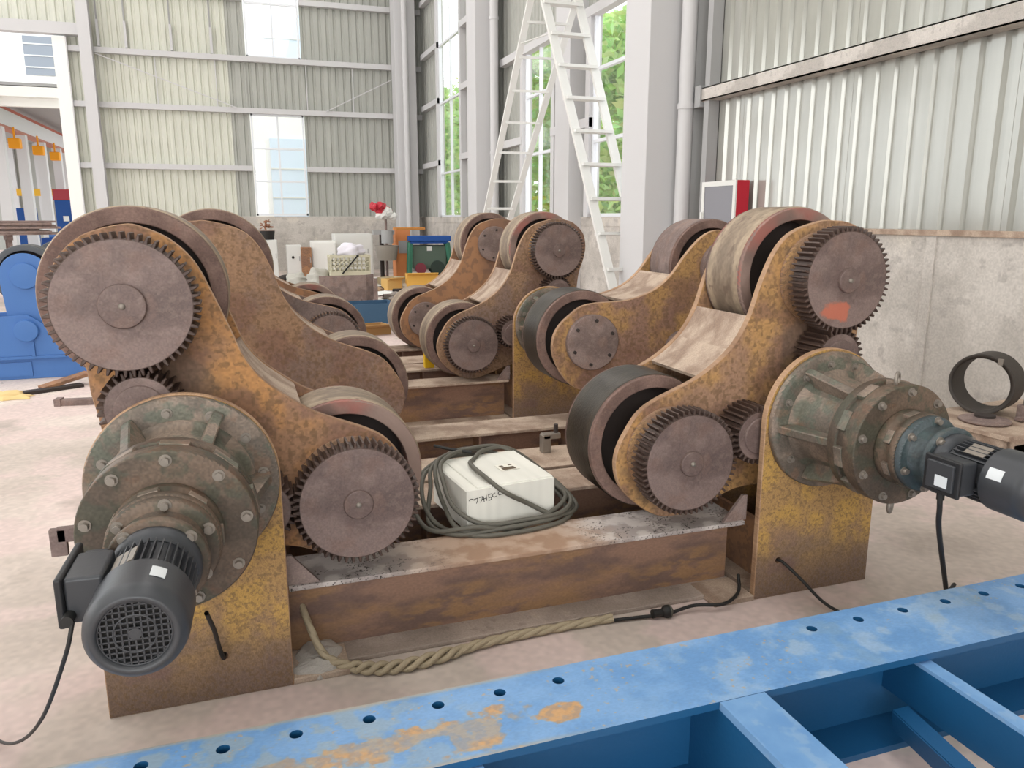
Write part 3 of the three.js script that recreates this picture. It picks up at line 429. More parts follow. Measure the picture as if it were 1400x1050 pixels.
// ------------------------------------------------------------------ gear motors
function gearMotor(label, x, y, z, o) {
  const t = thing('gear_motor', label, 'gear motor', [x, y, z]); t.rotation.set(o.pitch || 0, o.yaw || 0, 0, 'YXZ');
  const fl = mesh('mounting_flange', latheZ([[0.19, 0.001], [0.276, 0.001], [0.279, 0.005], [0.279, 0.022], [0.274, 0.027], [0.262, 0.027], [0.258, 0.034], [0.2, 0.034]]), mat.gearbox, t);
  for (let k = 0; k < 12; k++) { const a = k * PI / 6 + 0.12; keep('bolt', washerBolt, mat.bolt, fl, 0.234 * Math.cos(a), 0.234 * Math.sin(a), 0.034); }
  mesh('housing', latheZ([[0.212, 0.03], [0.205, 0.045], [0.186, 0.06], [0.168, 0.2], [0.176, 0.25], [0.2, 0.262], [0.2, 0.275]]), mat.gearbox, t);
  for (let k = 0; k < 6; k++) { const a = k * PI / 3 + 0.05, g = extr(poly([[0.16, 0.034], [0.256, 0.034], [0.256, 0.06], [0.208, 0.262], [0.16, 0.262]]), 0.032, 0.004); put(g, 0, 0, -0.016); put(g, 0, 0, 0, PI / 2); put(g, 0, 0, 0, 0, 0, a); mesh('rib', g, mat.gearbox, t); }
  // stacked ring casing
  const ring = mesh('ring_casing', [latheZ([[0.17, 0.262], [0.218, 0.262], [0.222, 0.266], [0.222, 0.298], [0.218, 0.302], [0.208, 0.302], [0.208, 0.338], [0.218, 0.338], [0.222, 0.342], [0.222, 0.392], [0.217, 0.4], [0.12, 0.4], [0.115, 0.396]])], mat.gearboxDark, t);
  for (let k = 0; k < 10; k++) { const a = k * PI / 5 + 0.2; keep('pad', uvBox(put(box(0.022, 0.075, 0.04, 0.212, 0, 0.32, 0.003), 0, 0, 0, 0, 0, a)), mat.gearbox, ring); }
  for (let k = 0; k < 9; k++) { const a = k * 2 * PI / 9 + 0.13; keep('bolt', washerBolt, mat.bolt, ring, 0.196 * Math.cos(a), 0.196 * Math.sin(a), 0.4); }
  const st = mesh('second_stage', latheZ([[0.12, 0.398], [0.134, 0.4], [0.137, 0.404], [0.137, 0.432], [0.128, 0.436], [0.128, 0.462], [0.137, 0.466], [0.137, 0.486], [0.132, 0.492], [0.1, 0.492]]), mat.gearboxDark, t);
  for (let k = 0; k < 7; k++) { const a = k * 2 * PI / 7; keep('pad', uvBox(put(box(0.016, 0.05, 0.03, 0.13, 0, 0.449, 0.003), 0, 0, 0, 0, 0, a)), mat.gearbox, st); }
  const ad = mesh('adapter', latheZ([[0.09, 0.49], [0.13, 0.49], [0.134, 0.494], [0.134, 0.512], [0.128, 0.517], [0.105, 0.52], [0.098, 0.545], [0.098, 0.575], [0.112, 0.58], [0.116, 0.584], [0.116, 0.6], [0.11, 0.604], [0.08, 0.604]]), o.adapterMat, t);
  for (let k = 0; k < 6; k++) { const a = k * PI / 3 + 0.4; keep('bolt', washerBolt, mat.bolt, ad, 0.118 * Math.cos(a), 0.118 * Math.sin(a), 0.516); }
  for (let k = 0; k < 4; k++) { const a = k * PI / 2 + 0.7; keep('bolt', washerBolt, mat.bolt, ad, 0.1 * Math.cos(a), 0.1 * Math.sin(a), 0.604); }
  // motor
  const mo = mesh('motor_body', [cylZ(0.076, 0.6, 0.83, 0, 0, 40), latheZ([[0.07, 0.6], [0.096, 0.602], [0.1, 0.606], [0.1, 0.624], [0.09, 0.634], [0.078, 0.64]], 48)], mat.motor, t);
  for (let k = 0; k < 36; k++) { const a = k * PI / 18 + 0.04; if (Math.abs(((a + PI * 2 - PI + 0.15) % (PI * 2)) - 0) < 0.32 || Math.abs(a - (PI - 0.15)) < 0.42) continue; keep('fin', uvBox(put(box(0.022, 0.003, 0.16, 0.082, 0, 0.735), 0, 0, 0, 0, 0, a)), mat.motor, mo); }
  const fc = mesh('fan_cover', latheZ([[0.09, 0.785], [0.098, 0.785], [0.1, 0.79], [0.1, 0.895], [0.096, 0.915], [0.084, 0.928], [0.078, 0.93], [0.071, 0.928], [0.068, 0.92], [0.068, 0.905], [0, 0.905]]), mat.motor, t);
  const bars = []; for (let i = -5; i <= 5; i++) { const p = i * 0.0122, h = Math.sqrt(0.07 * 0.07 - p * p); bars.push(box(0.0032, 2 * h, 0.004, p, 0, 0.919), box(2 * h, 0.0032, 0.004, 0, p, 0.919)); } bars.push(cylZ(0.012, 0.917, 0.922)); for (const r of [0.04, 0.068]) bars.push(put(new THREE.TorusGeometry(r, 0.002, 6, 40), 0, 0, 0.92));
  keep('grille', uvBox(merge(bars)), mat.motor, fc); keep('fan', uvBox(cylZ(0.067, 0.9, 0.907)), mat.black, fc);
  const tb = !o.longBox ? mesh('terminal_box', [box(0.08, 0.11, 0.125, -0.112, 0.0, 0.7, 0.01), box(0.012, 0.09, 0.1, -0.155, 0.0, 0.7, 0.004)], mat.motor, t) : mesh('terminal_box', [box(0.075, 0.1, 0.14, -0.11, 0.03, 0.735, 0.008), box(0.05, 0.08, 0.06, -0.115, 0.03, 0.66, 0.006)], mat.motor, t); keep('box_lid', !o.longBox ? uvBox(box(0.014, 0.12, 0.135, -0.146, 0, 0.7, 0.006)) : uvBox(box(0.016, 0.11, 0.2, -0.154, 0.03, 0.715, 0.006)), mat.motorBlack, tb); keep('cable_gland', uvBox(o.longBox ? cylZ(0.012, 0.8, 0.835, -0.14, 0.0) : put(cylY(0.012, -0.09, -0.05), -0.12, 0, 0.68)), mat.black, tb);
  keep('name_plate', uvBox(put(box(0.004, 0.05, 0.07, 0.09, 0, 0.73), 0, 0, 0, 0, 0, 2.05)), mat.bolt, mo);
  if (o.sticker) o.sticker(t, tb, fc);
  return t;
}
const stickerShape = (a0, a1, z0, z1, r) => { const g = new THREE.CylinderGeometry(r, r, z1 - z0, 12, 1, true, 0, a1 - a0); put(g, 0, 0, 0, PI / 2); put(g, 0, 0, (z0 + z1) / 2, 0, 0, a0 + PI / 2 - PI); return g; };
function cyl(r, a0, a1, z0, z1, nz = 1) { // patch of a cylinder about z from angle a0 to a1, as thin as paper
  const pos = [], idx = [], n = 10; for (const R of [r, r + 0.0008]) for (let i = 0; i <= n; i++) for (const z of [z0, z1]) { const a = a0 + (a1 - a0) * i / n; pos.push(R * Math.cos(a), R * Math.sin(a), z); }
  const k = 2 * (n + 1); for (let i = 0; i < n; i++) for (const b of [0, k]) idx.push(b + 2 * i, b + 2 * i + 1, b + 2 * i + 2, b + 2 * i + 1, b + 2 * i + 3, b + 2 * i + 2);
  const g = new THREE.BufferGeometry(); g.setAttribute('position', new THREE.Float32BufferAttribute(pos, 3)); g.setIndex(idx); g.computeVertexNormals(); return g;
}
gearMotor('left gear motor with its black fan grille facing the viewer', -0.208, 0.75, -2.479, { yaw: -0.041, longBox: true, adapterMat: mat.gearboxDark, sticker: (t, tb, fc) => { keep('torn_label', uvBox(cyl(0.1006, 1.0, 1.3, 0.825, 0.87)), mat.paper, fc); } });
gearMotor('right gear motor with a blue neck, its fan end leaving the frame', 2.2015, 0.75, -2.479, { adapterMat: mat.motorBlue, sticker: (t, tb, fc) => {
  keep('rating_label', uvBox(box(0.0012, 0.036, 0.046, -0.1622, -0.015, 0.71)), mat.paper, tb); keep('torn_label', uvBox(cyl(0.1006, 2.55, 2.9, 0.81, 0.86)), mat.paper, fc);
  keep('lifting_eye', uvBox(put(new THREE.TorusGeometry(0.026, 0.008, 10, 24), 0.02, -0.245, 0.35, 0, 0.6, 0)), mat.bolt, t); keep('lifting_eye', uvBox(put(new THREE.TorusGeometry(0.024, 0.007, 10, 24), -0.02, 0.235, 0.36, 0, 0.6, 0.2)), mat.bolt, t); } });
gearMotor('third gear motor, mostly hidden behind the wide black wheel', 2.2015, 0.75, -5.51, { adapterMat: mat.gearboxDark });
{ const t = thing('bracket', 'short bent rusty bracket sticking out left of the left gear motor', 'bracket', [-0.44, 0.715, -2.2]);
  mesh('arm', [box(0.13, 0.04, 0.02, 0.0, 0.02, 0, 0.003), box(0.04, 0.075, 0.02, -0.062, 0.0, 0, 0.003)], mat.rust, t); keep('bolt', boltGeo, mat.bolt, t, 0.02, 0.02, 0.01); }

// ------------------------------------------------------------------ blue frame in the foreground
{
  const t = thing('bolted_girder', 'bright blue steel frame with a row of bolt holes lying in the foreground', 'steel frame');
  const H = 0.3, z0 = -1.848, z1 = -1.555, x0 = -1.4, x1 = 5;
  const s = poly([[x0, z0], [x1, z0], [x1, z1], [x0, z1]].map(([a, b]) => [a, -b]));
  for (const x of [-0.3, -0.12, 0.05, 0.23, 0.41, 0.58, 0.75, 1.6, 1.78, 1.96, 2.14, 2.31, 2.48, 2.66, 2.84]) { const h = new THREE.Path(); h.absarc(x, 1.783, 0.0165, 0, 2 * PI, true); s.holes.push(h); }
  let g = new THREE.ExtrudeGeometry(s, { depth: 0.022, bevelEnabled: false, curveSegments: 20 }); put(g, 0, H - 0.022, 0, -PI / 2); g = g.index ? g.toNonIndexed() : g;
  const uvF = (q) => { const p = q.attributes.position, uv = new Float32Array(p.count * 2); for (let i = 0; i < p.count; i++) { uv[2 * i] = (p.getX(i) + 1.4) / 6.4; uv[2 * i + 1] = clamp((z1 - p.getZ(i)) / 0.293, 0.003, 0.997); } q.setAttribute('uv', new THREE.BufferAttribute(uv, 2)); return q; };
  keep('top_flange', uvF(g), [mat.blue, mat.blueShaded], t);
  mesh('web', span(x0, x1, 0.02, H - 0.022, -1.70, -1.684), mat.blueShaded, t); mesh('bottom_flange', span(x0, x1, 0, 0.02, z0, z1), mat.blueShaded, t);
  mesh('backing_strip', span(x0, x1, H - 0.05, H - 0.034, -1.815, -1.75), mat.dark, t); mesh('web', span(x0, x1, 0.02, H - 0.022, -1.83, -1.815), mat.blueShaded, t);
  // cross member
  let cg = norm(put(new THREE.BoxGeometry(0.14, 0.022, 1.3), 1.185, H - 0.011, z1 + 0.652)); 
  keep('cross_flange', uvBox(cg), mat.bluePlain, t); mesh('cross_web', span(1.115, 1.13, 0.02, H - 0.022, -1.684, -0.3), mat.blueShaded, t); mesh('cross_web', span(1.24, 1.255, 0.02, H - 0.022, -1.684, -0.3), mat.blueShaded, t);
  const ang = (xa, y1, z, l, w, h) => [span(xa, xa + w, y1 - 0.012, y1, z, z + l), span(xa, xa + 0.012, y1 - h, y1 - 0.012, z, z + l)];
  for (const x of [1.8, 0.42]) { const [a, b] = ang(x, 0.272, -1.684, 1.3, 0.045, 0.15); const r = mesh('cross_rib', a, mat.bluePlain, t); mesh('rib_web', b, mat.blueShaded, r); }
  mesh('brace', [beamBetween([1.75, 0.13, -1.56], [1.64, 0.11, -0.7], 0.05, 0.012), beamBetween([1.73, 0.1, -1.56], [1.62, 0.08, -0.7], 0.012, 0.06)], mat.blueShaded, t);
}
// ------------------------------------------------------------------ white cable box and its cable
{
  const cx = 0.951, cz = -3.015, turn = 0.12;   // front face turned a little to the right
  const t = thing('switch_box', 'white sheet steel box standing on the rusty beams, wound with cable', 'box', [cx, 0.322, cz], turn);
  const w = 0.395, d = 0.39;
  const bodyMat = M({ color: 0xeeece2, roughness: 0.55, map: T.sheet });
  // body: sloping top rises to the back
  const side = poly([[-d / 2, 0], [d / 2, 0], [d / 2, 0.176], [-d / 2, 0.184]]), bg = put(extr(side, w, 0.006), 0, 0, 0, 0, 0, 0); bg.translate(0, 0, -w / 2); put(bg, 0, 0, 0, 0, -PI / 2, 0);
  mesh('body', bg, bodyMat, t);
  const a = Math.atan2(0.008, d);
  const lid = mesh('lid', put(box(w * 0.86, 0.01, d * 0.95, 0.02, 0, 0, 0.003), 0, 0.182, 0, a, 0, 0), bodyMat, t);
  const cv = document.createElement('canvas'); cv.width = 256; cv.height = 128; const c = cv.getContext('2d'); c.fillStyle = '#e9e6da'; c.fillRect(0, 0, 256, 128); c.fillStyle = '#57462f'; c.fillRect(36, 62, 180, 56); c.fillRect(40, 20, 54, 28); c.fillRect(170, 14, 46, 24); c.fillStyle = '#e9e6da'; c.beginPath(); c.arc(120, 24, 26, 0, 7); c.fill();
  const ct = new THREE.CanvasTexture(cv); ct.colorSpace = THREE.SRGBColorSpace;
  const lb = norm(put(new THREE.BoxGeometry(0.085, 0.0012, 0.075), 0.06, 0.1885, 0.02, a, 0, 0)); keep('rating_plate', lb, M({ map: ct, roughness: 0.5 }), t);
  const wv = document.createElement('canvas'); wv.width = 512; wv.height = 160; const q = wv.getContext('2d'); q.clearRect(0, 0, 512, 160); q.strokeStyle = '#16160f'; q.lineWidth = 10; q.lineCap = 'round'; q.lineJoin = 'round';
  const st = (p) => { q.beginPath(); p.forEach(([x, y], i) => (i ? q.lineTo(x, y) : q.moveTo(x, y))); q.stroke(); };
  st([[12, 84], [30, 66], [62, 70], [84, 88]]); st([[86, 76], [132, 66], [136, 92], [118, 138]]); st([[160, 62], [206, 56], [200, 96], [178, 132]]); st([[222, 60], [232, 132]]); st([[206, 98], [262, 84]]); st([[262, 44], [270, 120]]); st([[296, 40], [300, 84], [338, 84], [340, 118], [300, 126]]); st([[296, 44], [338, 36]]); st([[392, 34], [362, 48], [356, 76], [384, 92], [414, 82]]); st([[480, 18], [446, 30], [440, 56], [462, 74], [496, 66]]);
  const wt = new THREE.CanvasTexture(wv); wt.colorSpace = THREE.SRGBColorSpace;
  const wm = M({ map: wt, transparent: true, alphaTest: 0.4, roughness: 0.6 }); const wg = norm(new THREE.PlaneGeometry(0.15, 0.047)); keep('handwriting', wg, wm, t, -0.118, 0.138, d / 2 + 0.0012);
  // cable loops round the box
  const cab = thing('power_cable', 'long grey rubber cable coiled loosely round the white box', 'cable', [cx, 0.322, cz], turn);
  const loops = [
    [[-0.30, 0.012, 0.10], [-0.20, 0.012, 0.27], [0.0, 0.012, 0.315], [0.2, 0.012, 0.29], [0.33, 0.012, 0.17], [0.36, 0.02, 0.0], [0.31, 0.05, -0.16], [0.1, 0.1, -0.27], [-0.1, 0.16, -0.27], [-0.26, 0.2, -0.17], [-0.33, 0.11, -0.02]],
    [[-0.33, 0.015, 0.06], [-0.27, 0.014, 0.23], [-0.06, 0.032, 0.29], [0.16, 0.032, 0.285], [0.3, 0.034, 0.2], [0.34, 0.05, 0.05], [0.29, 0.07, -0.1], [0.1, 0.2, -0.25], [-0.1, 0.24, -0.24], [-0.24, 0.235, -0.14], [-0.29, 0.16, -0.03]],
    [[-0.27, 0.1, 0.09], [-0.24, 0.03, 0.235], [0.0, 0.026, 0.262], [0.22, 0.03, 0.262], [0.3, 0.05, 0.12], [0.29, 0.09, -0.02], [0.25, 0.15, -0.17], [0.05, 0.25, -0.245], [-0.16, 0.262, -0.2], [-0.255, 0.235, -0.06]],
    [[-0.255, 0.13, 0.17], [-0.15, 0.05, 0.253], [0.05, 0.048, 0.278], [0.2, 0.05, 0.275], [0.3, 0.07, 0.2], [0.32, 0.09, 0.06], [0.27, 0.14, -0.1], [0.15, 0.262, -0.22], [-0.05, 0.275, -0.22], [-0.2, 0.262, -0.12], [-0.252, 0.22, 0.03]],
    [[-0.09, 0.258, -0.04], [-0.1, 0.255, 0.15], [-0.05, 0.2, 0.238], [0.06, 0.12, 0.24], [0.17, 0.045, 0.262], [0.29, 0.022, 0.23], [0.38, 0.014, 0.1], [0.36, 0.08, -0.1], [0.2, 0.24, -0.22], [0.05, 0.266, -0.2], [-0.04, 0.248, -0.13]],
    [[-0.36, 0.02, 0.0], [-0.34, 0.016, 0.16], [-0.2, 0.05, 0.262], [-0.02, 0.016, 0.28], [0.16, 0.055, 0.262], [0.29, 0.085, 0.17], [0.3, 0.1, 0.0], [0.26, 0.16, -0.14], [0.0, 0.26, -0.27], [-0.22, 0.2, -0.24], [-0.34, 0.1, -0.13]],
  ];
  for (const l of loops) mesh('cable_loop', tube(l.map(([x, y, z]) => [x * 0.93, 0.0 + y * (y > 0.1 ? 0.79 : 0.85), z * 0.92]), 0.0095, 140, true, 8), mat.cable, cab, 0);
  mesh('cable_end', tube([[-0.02, 0.21, -0.18], [-0.1, 0.225, -0.21], [-0.17, 0.24, -0.25]], 0.007, 20), mat.black, cab, 0);
}
// ------------------------------------------------------------------ loose cables and rags
function cable(label, pts, r, m = mat.black, name = 'cable', cat = 'cable') { const a = pts[0], t = thing(name, label, cat, [a[0], 0, a[2]]); mesh('sheath', tube(pts.map((p) => [p[0] - a[0], p[1], p[2] - a[2]]), r, 90), m, t, 0); return t; }
cable('thin black cable running from the left terminal box down to the floor', [[-0.372, 0.748, -1.655], [-0.395, 0.67, -1.66], [-0.5, 0.43, -1.85], [-0.64, 0.19, -2.15], [-0.78, 0.02, -2.44], [-0.88, 0.008, -2.6], [-1.05, 0.008, -2.85]], 0.0045);
cable('black cable hanging from the right terminal box behind the blue frame', [[2.08, 0.68, -1.8], [2.085, 0.63, -1.8], [2.13, 0.53, -1.83], [2.36, 0.22, -1.97], [2.56, 0.03, -2.12], [2.66, 0.01, -2.22], [2.8, 0.01, -2.3]], 0.0085);
cable('black cable coming out of the hole in the right yellow post', [[2.0215, 0.16, -2.49], [2.0315, 0.158, -2.46], [2.07, 0.11, -2.4], [2.13, 0.03, -2.3], [2.2, 0.009, -2.18], [2.26, 0.009, -2.05]], 0.0065);
cable('short black cable dropping to the hole in the left yellow post', [[-0.16, 0.45, -2.2], [-0.15, 0.34, -2.3], [-0.148, 0.22, -2.42], [-0.14, 0.155, -2.46], [-0.138, 0.15, -2.5]], 0.007);
{ const pts = [[0.1, 0.26, -2.84], [0.14, 0.14, -2.62], [0.19, 0.05, -2.53], [0.27, 0.022, -2.49], [0.36, 0.02, -2.45], [0.47, 0.02, -2.44], [0.61, 0.022, -2.46], [0.74, 0.02, -2.49], [0.9, 0.018, -2.505], [1.06, 0.016, -2.51], [1.28, 0.015, -2.51]];
  const t = thing('wrapped_cable', 'cable wrapped in frayed dirty cloth along the foot of the front beam', 'cable', [pts[0][0], 0, pts[0][2]]), L = (p) => [p[0] - pts[0][0], p[1], p[2] - pts[0][2]];
  const rag = rough({ color: 0xab9c82 }, 0.003);
  for (const k of [0, 2.1, 4.2]) { const c = new THREE.CatmullRomCurve3(pts.map((p) => V3(...L(p)))), q = []; for (let i = 0; i <= 70; i++) { const u = i / 70, p = c.getPoint(u), a = k + u * 46, R = 0.011 * (u > 0.3 && u < 0.62 ? 1.5 : 0.8); q.push([p.x, Math.max(p.y + R * Math.sin(a), 0.012), p.z + R * Math.cos(a)]); } mesh('strand', tube(q, 0.011, 160), rag, t, 0.3); }
  cable('thin black cable with a taped joint from the rag to the right post', [[1.27, 0.012, -2.5], [1.4, 0.012, -2.485], [1.5, 0.014, -2.47], [1.62, 0.03, -2.47], [1.74, 0.032, -2.44], [1.85, 0.036, -2.5], [1.89, 0.08, -2.56]], 0.007);
  const k = thing('cable_joint', 'black taped lump joining the cables in front of the beam', 'cable joint', [1.5, 0.026, -2.47]); mesh('tape', [put(new THREE.SphereGeometry(0.026, 12, 10), 0, 0, 0), put(new THREE.CylinderGeometry(0.018, 0.012, 0.07, 10), -0.03, 0, 0, 0, 0, PI / 2)], mat.black, k, 0); mesh('tie', put(new THREE.TorusGeometry(0.022, 0.004, 6, 16), 0.01, 0, 0, 0, PI / 2), mat.cable, k, 0); }

// ------------------------------------------------------------------ stepladder
{
  const t = thing('stepladder', 'tall white welded stepladder standing by the tall windows', 'ladder', [4.5, 0, -11.2]);
  const P = (p) => [p[0] - 4.5, p[1], p[2] + 11.2], lerp = (a, b, y) => { const k = (y - a[1]) / (b[1] - a[1]); return [a[0] + (b[0] - a[0]) * k, y, a[2] + (b[2] - a[2]) * k]; };
  const NL = [[4.35, 4.58, -11.19], [4.61, 0.49, -9.2]], NR = [[4.88, 4.63, -11.22], [4.95, 2.21, -9.93]], FL = [[4.23, 4.63, -11.45], [4.05, 1.64, -13.1]], FR = [[4.84, 4.12, -11.66], [4.5, 1.64, -13.05]];
  NR[1] = [5.12, 0.49, -9.25];
  for (const [A, top, d] of [[NL, 5.1, 0.05], [NR, 5.1, 0.05], [FL, 5.0, 0.04], [FR, 5.0, 0.04]]) mesh('stile', beamBetween(P(lerp(A[0], A[1], 0.02)), P(lerp(A[0], A[1], top)), d * 2.4, d), mat.white, t, 0);
  for (let i = 0; i < 10; i++) { const y = 0.42 + i * 0.458, a = P(lerp(NL[0], NL[1], y)), b = P(lerp(NR[0], NR[1], y)); mesh('step', beamBetween([a[0] - 0.04, a[1], a[2]], [b[0] + 0.02, b[1], b[2]], 0.04, 0.16), mat.white, t, 0); }
  for (let i = 0; i < 10; i++) { const y = 0.36 + i * 0.445, a = P(lerp(FL[0], FL[1], y)), b = P(lerp(FR[0], FR[1], y)); mesh('rung', beamBetween(a, b, 0.035, 0.06), mat.white, t, 0); }
  mesh('gusset', [beamBetween(P(lerp(NL[0], NL[1], 4.1)), P(lerp(FL[0], FL[1], 4.1)), 0.05, 0.012)], mat.white, t, 0);
}
// ------------------------------------------------------------------ hose cabinet on the right wall
{
  const t = thing('hose_cabinet', 'red fire hose cabinet with a white-framed glass door', 'fire cabinet', [5.28, 1.15, -7.82]);
  mesh('case', [span(-0.1, 0.06, 0, 0.8, -0.33, 0.335, 0.004)], mat.red, t, 0);
  mesh('door', [span(-0.118, -0.1, 0, 0.8, -0.335, -0.28), span(-0.118, -0.1, 0, 0.8, 0.285, 0.335), span(-0.118, -0.1, 0, 0.055, -0.28, 0.285), span(-0.118, -0.1, 0.745, 0.8, -0.28, 0.285)], mat.white, t, 0);
  mesh('door_glass', span(-0.112, -0.106, 0.055, 0.745, -0.28, 0.285), M({ color: 0x6f6b70, roughness: 0.12 }), t, 0); mesh('latch', span(-0.135, -0.118, 0.32, 0.46, -0.325, -0.29), mat.white, t, 0);
}
// ------------------------------------------------------------------ right: packing box with ring and flange
{
  const t = thing('steel_box', 'low dusty steel box with a slot beside the right wall', 'box', [4.63, 0, -3.62], 0.1);
  mesh('case', [span(-0.45, 0.6, 0.25, 0.28, -0.3, 0.35, 0.004), span(-0.43, -0.4, 0, 0.25, -0.28, 0.33), span(0.55, 0.58, 0, 0.25, -0.28, 0.33), span(-0.43, 0.58, 0, 0.25, -0.28, -0.25), span(-0.43, 0.58, 0, 0.12, 0.3, 0.33), span(-0.43, 0.58, 0.21, 0.25, 0.3, 0.33), span(-0.43, -0.36, 0.12, 0.21, 0.3, 0.33), span(-0.2, 0.58, 0.12, 0.21, 0.3, 0.33)], mat.dusty, t); 
  const f = thing('pipe_flange', 'brown round flange lying flat on the dusty steel box', 'flange', [4.4, 0.282, -3.55]); mesh('disc', put(new THREE.LatheGeometry([[0.03, 0.03], [0.08, 0.03], [0.09, 0.02], [0.1, 0.016], [0.145, 0.016], [0.15, 0.01], [0.145, 0], [0.03, 0]].map(([a, b]) => new THREE.Vector2(a, b)), 40)), mat.rust, f); mesh('neck', cylY(0.06, 0.028, 0.045, 0, 0, 24), mat.dark, f);
  const r = thing('steel_ring', 'black steel ring standing on edge against the right wall', 'ring', [4.62, 0.28, -3.75], -1.2); mesh('ring', put(latheZ([[0.172, -0.1], [0.197, -0.1], [0.2, -0.096], [0.2, 0.096], [0.197, 0.1], [0.172, 0.1], [0.172, -0.1]], 64), 0, 0.2, 0), rough({ color: 0x3b3530, roughness: 0.6 }), r); mesh('weld_tab', box(0.03, 0.04, 0.02, 0.1, 0.362, 0.1), mat.bolt, r);
  const c = thing('clamp', 'small dark steel clamp on the box in front of the ring', 'clamp', [4.66, 0.28, -3.5]); mesh('jaw', [box(0.06, 0.1, 0.05, 0, 0.05, 0, 0.006), box(0.09, 0.025, 0.05, -0.03, 0.02, 0.03, 0.004)], mat.rust, c); mesh('screw', cylY(0.012, 0.1, 0.13, 0.01, 0), mat.bolt, c);
}
// ------------------------------------------------------------------ blue roller bogie far left
{
  const t = thing('roller_bogie', 'blue painted roller bogie with a black wheel at the left edge', 'roller bogie', [-2.0, 0, -8.62], 0.0);
  mesh('base', [span(-1.2, 0.5, 0.0, 0.2, -0.5, 0, 0.006), span(-1.25, 0.55, 0.2, 0.23, -0.55, 0.04, 0.004), span(0, 0.4, 0, 0.85, -1.2, -0.95, 0.01)], mat.blueMachine, t, 0);
  mesh('access_plate', span(-0.35, 0.0, 0.03, 0.17, 0, 0.012), mat.blueMachine, t, 0);
  const pl = (z) => put(extr(poly([[-0.9, 0.23], [0.42, 0.23], [0.12, 0.56], [0.02, 0.63], [-0.7, 0.6]]), 0.03), 0, 0, z); mesh('pedestal', [pl(0), pl(-0.45)], mat.blueMachine, t, 0);
  const arm = new THREE.Shape(); arm.moveTo(-0.15, 0.5); arm.lineTo(-0.185, 0.95); arm.absarc(0.03, 1.0, 0.215, PI, 0, true); arm.lineTo(0.3, 0.6); arm.lineTo(0.12, 0.45); arm.closePath();
  mesh('side_arm', [put(extr(arm, 0.03), 0, 0, -0.05), put(extr(arm, 0.03), 0, 0, -0.42)], mat.blueMachine, t, 0);
  const w = new THREE.Group(); w.name = numbered('roller'); w.position.set(0.03, 1.0, -0.08); t.add(w); keep('tread', ROLL.tread, rough({ color: 0x4a4b4c, roughness: 0.6 }), w); keep('rim', ROLL.rim, rough({ color: 0x5d6064 }), w); keep('wheel', ROLL.wheel, mat.dark, w); const w2 = w.clone(); w2.name = numbered('roller'); w2.children.forEach((c) => (c.name = numbered(c.name.replace(/_\d+$/, '')))); w2.position.set(0.18, 1.02, -0.95); t.add(w2); mesh('rear_arm', put(extr(arm, 0.03), 0.15, 0, -0.92), mat.blueMachine, t, 0);
  mesh('axle_cover', latheZ([[0, 0.03], [0.12, 0.03], [0.125, 0.02], [0.125, 0]], 36).translate(0.03, 1.0, -0.02), mat.blueMachine, t, 0); mesh('pivot_cover', latheZ([[0, 0.05], [0.1, 0.05], [0.105, 0.04], [0.105, 0]], 36).translate(0.0, 0.48, 0.03), mat.blueMachine, t, 0); mesh('stay', span(0.02, 0.05, 0.23, 0.4, 0.03, 0.05), mat.blueMachine, t, 0);
}
// ------------------------------------------------------------------ clutter at the far end
const crateMat = rough({ color: 0xd2cdb4, roughness: 0.8 });
{
  const t = thing('plate_stack', 'stack of long rusty steel plates on trestles at far left', 'steel plates', [-5.3, 0, -16.6], 0.3);
  for (let i = 0; i < 7; i++) mesh('plate', put(box(3.9 + 0.3 * (i % 2), 0.035, 0.9, rr(-0.2, 0.2), 1.25 + i * 0.037, rr(-0.06, 0.06)), 0, 0, 0, 0, rr(-0.03, 0.03), 0), mat.rust, t); for (const x of [-1.3, 1.3]) mesh('trestle', [span(x - 0.05, x + 0.05, 1.14, 1.23, -0.4, 0.4), beamBetween([x, 1.15, -0.3], [x, 0, -0.4], 0.07, 0.07), beamBetween([x, 1.15, 0.3], [x, 0, 0.4], 0.07, 0.07)], mat.rust, t);
}
function cabinet(label, x, z, w, h, d, m, turn = 0) { const t = thing('storage_cabinet', label, 'cabinet', [x, 0, z], turn); mesh('case', box(w, h, d, 0, h / 2, 0, 0.01), m, t); mesh('door', box(w * 0.94, h * 0.92, 0.02, 0, h / 2, d / 2 + 0.01, 0.004), m, t); mesh('handle', box(0.02, 0.12, 0.02, w * 0.36, h * 0.6, d / 2 + 0.03), mat.steelDark, t); return t; }
cabinet('wide white cabinet, the tallest against the far wall', 2.88, -21.6, 1.0, 1.12, 0.7, mat.white); cabinet('lower white cabinet just left of the tallest white one', 2.06, -21.2, 0.6, 0.95, 0.6, mat.bright); cabinet('upright white panel box under the potted plant', 0.74, -20.9, 0.32, 1.0, 0.3, mat.white);
{ const t = cabinet('small white box with a black knob by the far wall', 1.3, -21.0, 0.36, 0.86, 0.3, mat.white); mesh('knob', put(new THREE.SphereGeometry(0.035, 10, 8), -0.03, 0.55, 0.18), mat.black, t, 0); cabinet('small dark brown box between the white boxes', 1.6, -20.9, 0.26, 0.8, 0.3, mat.brown); }
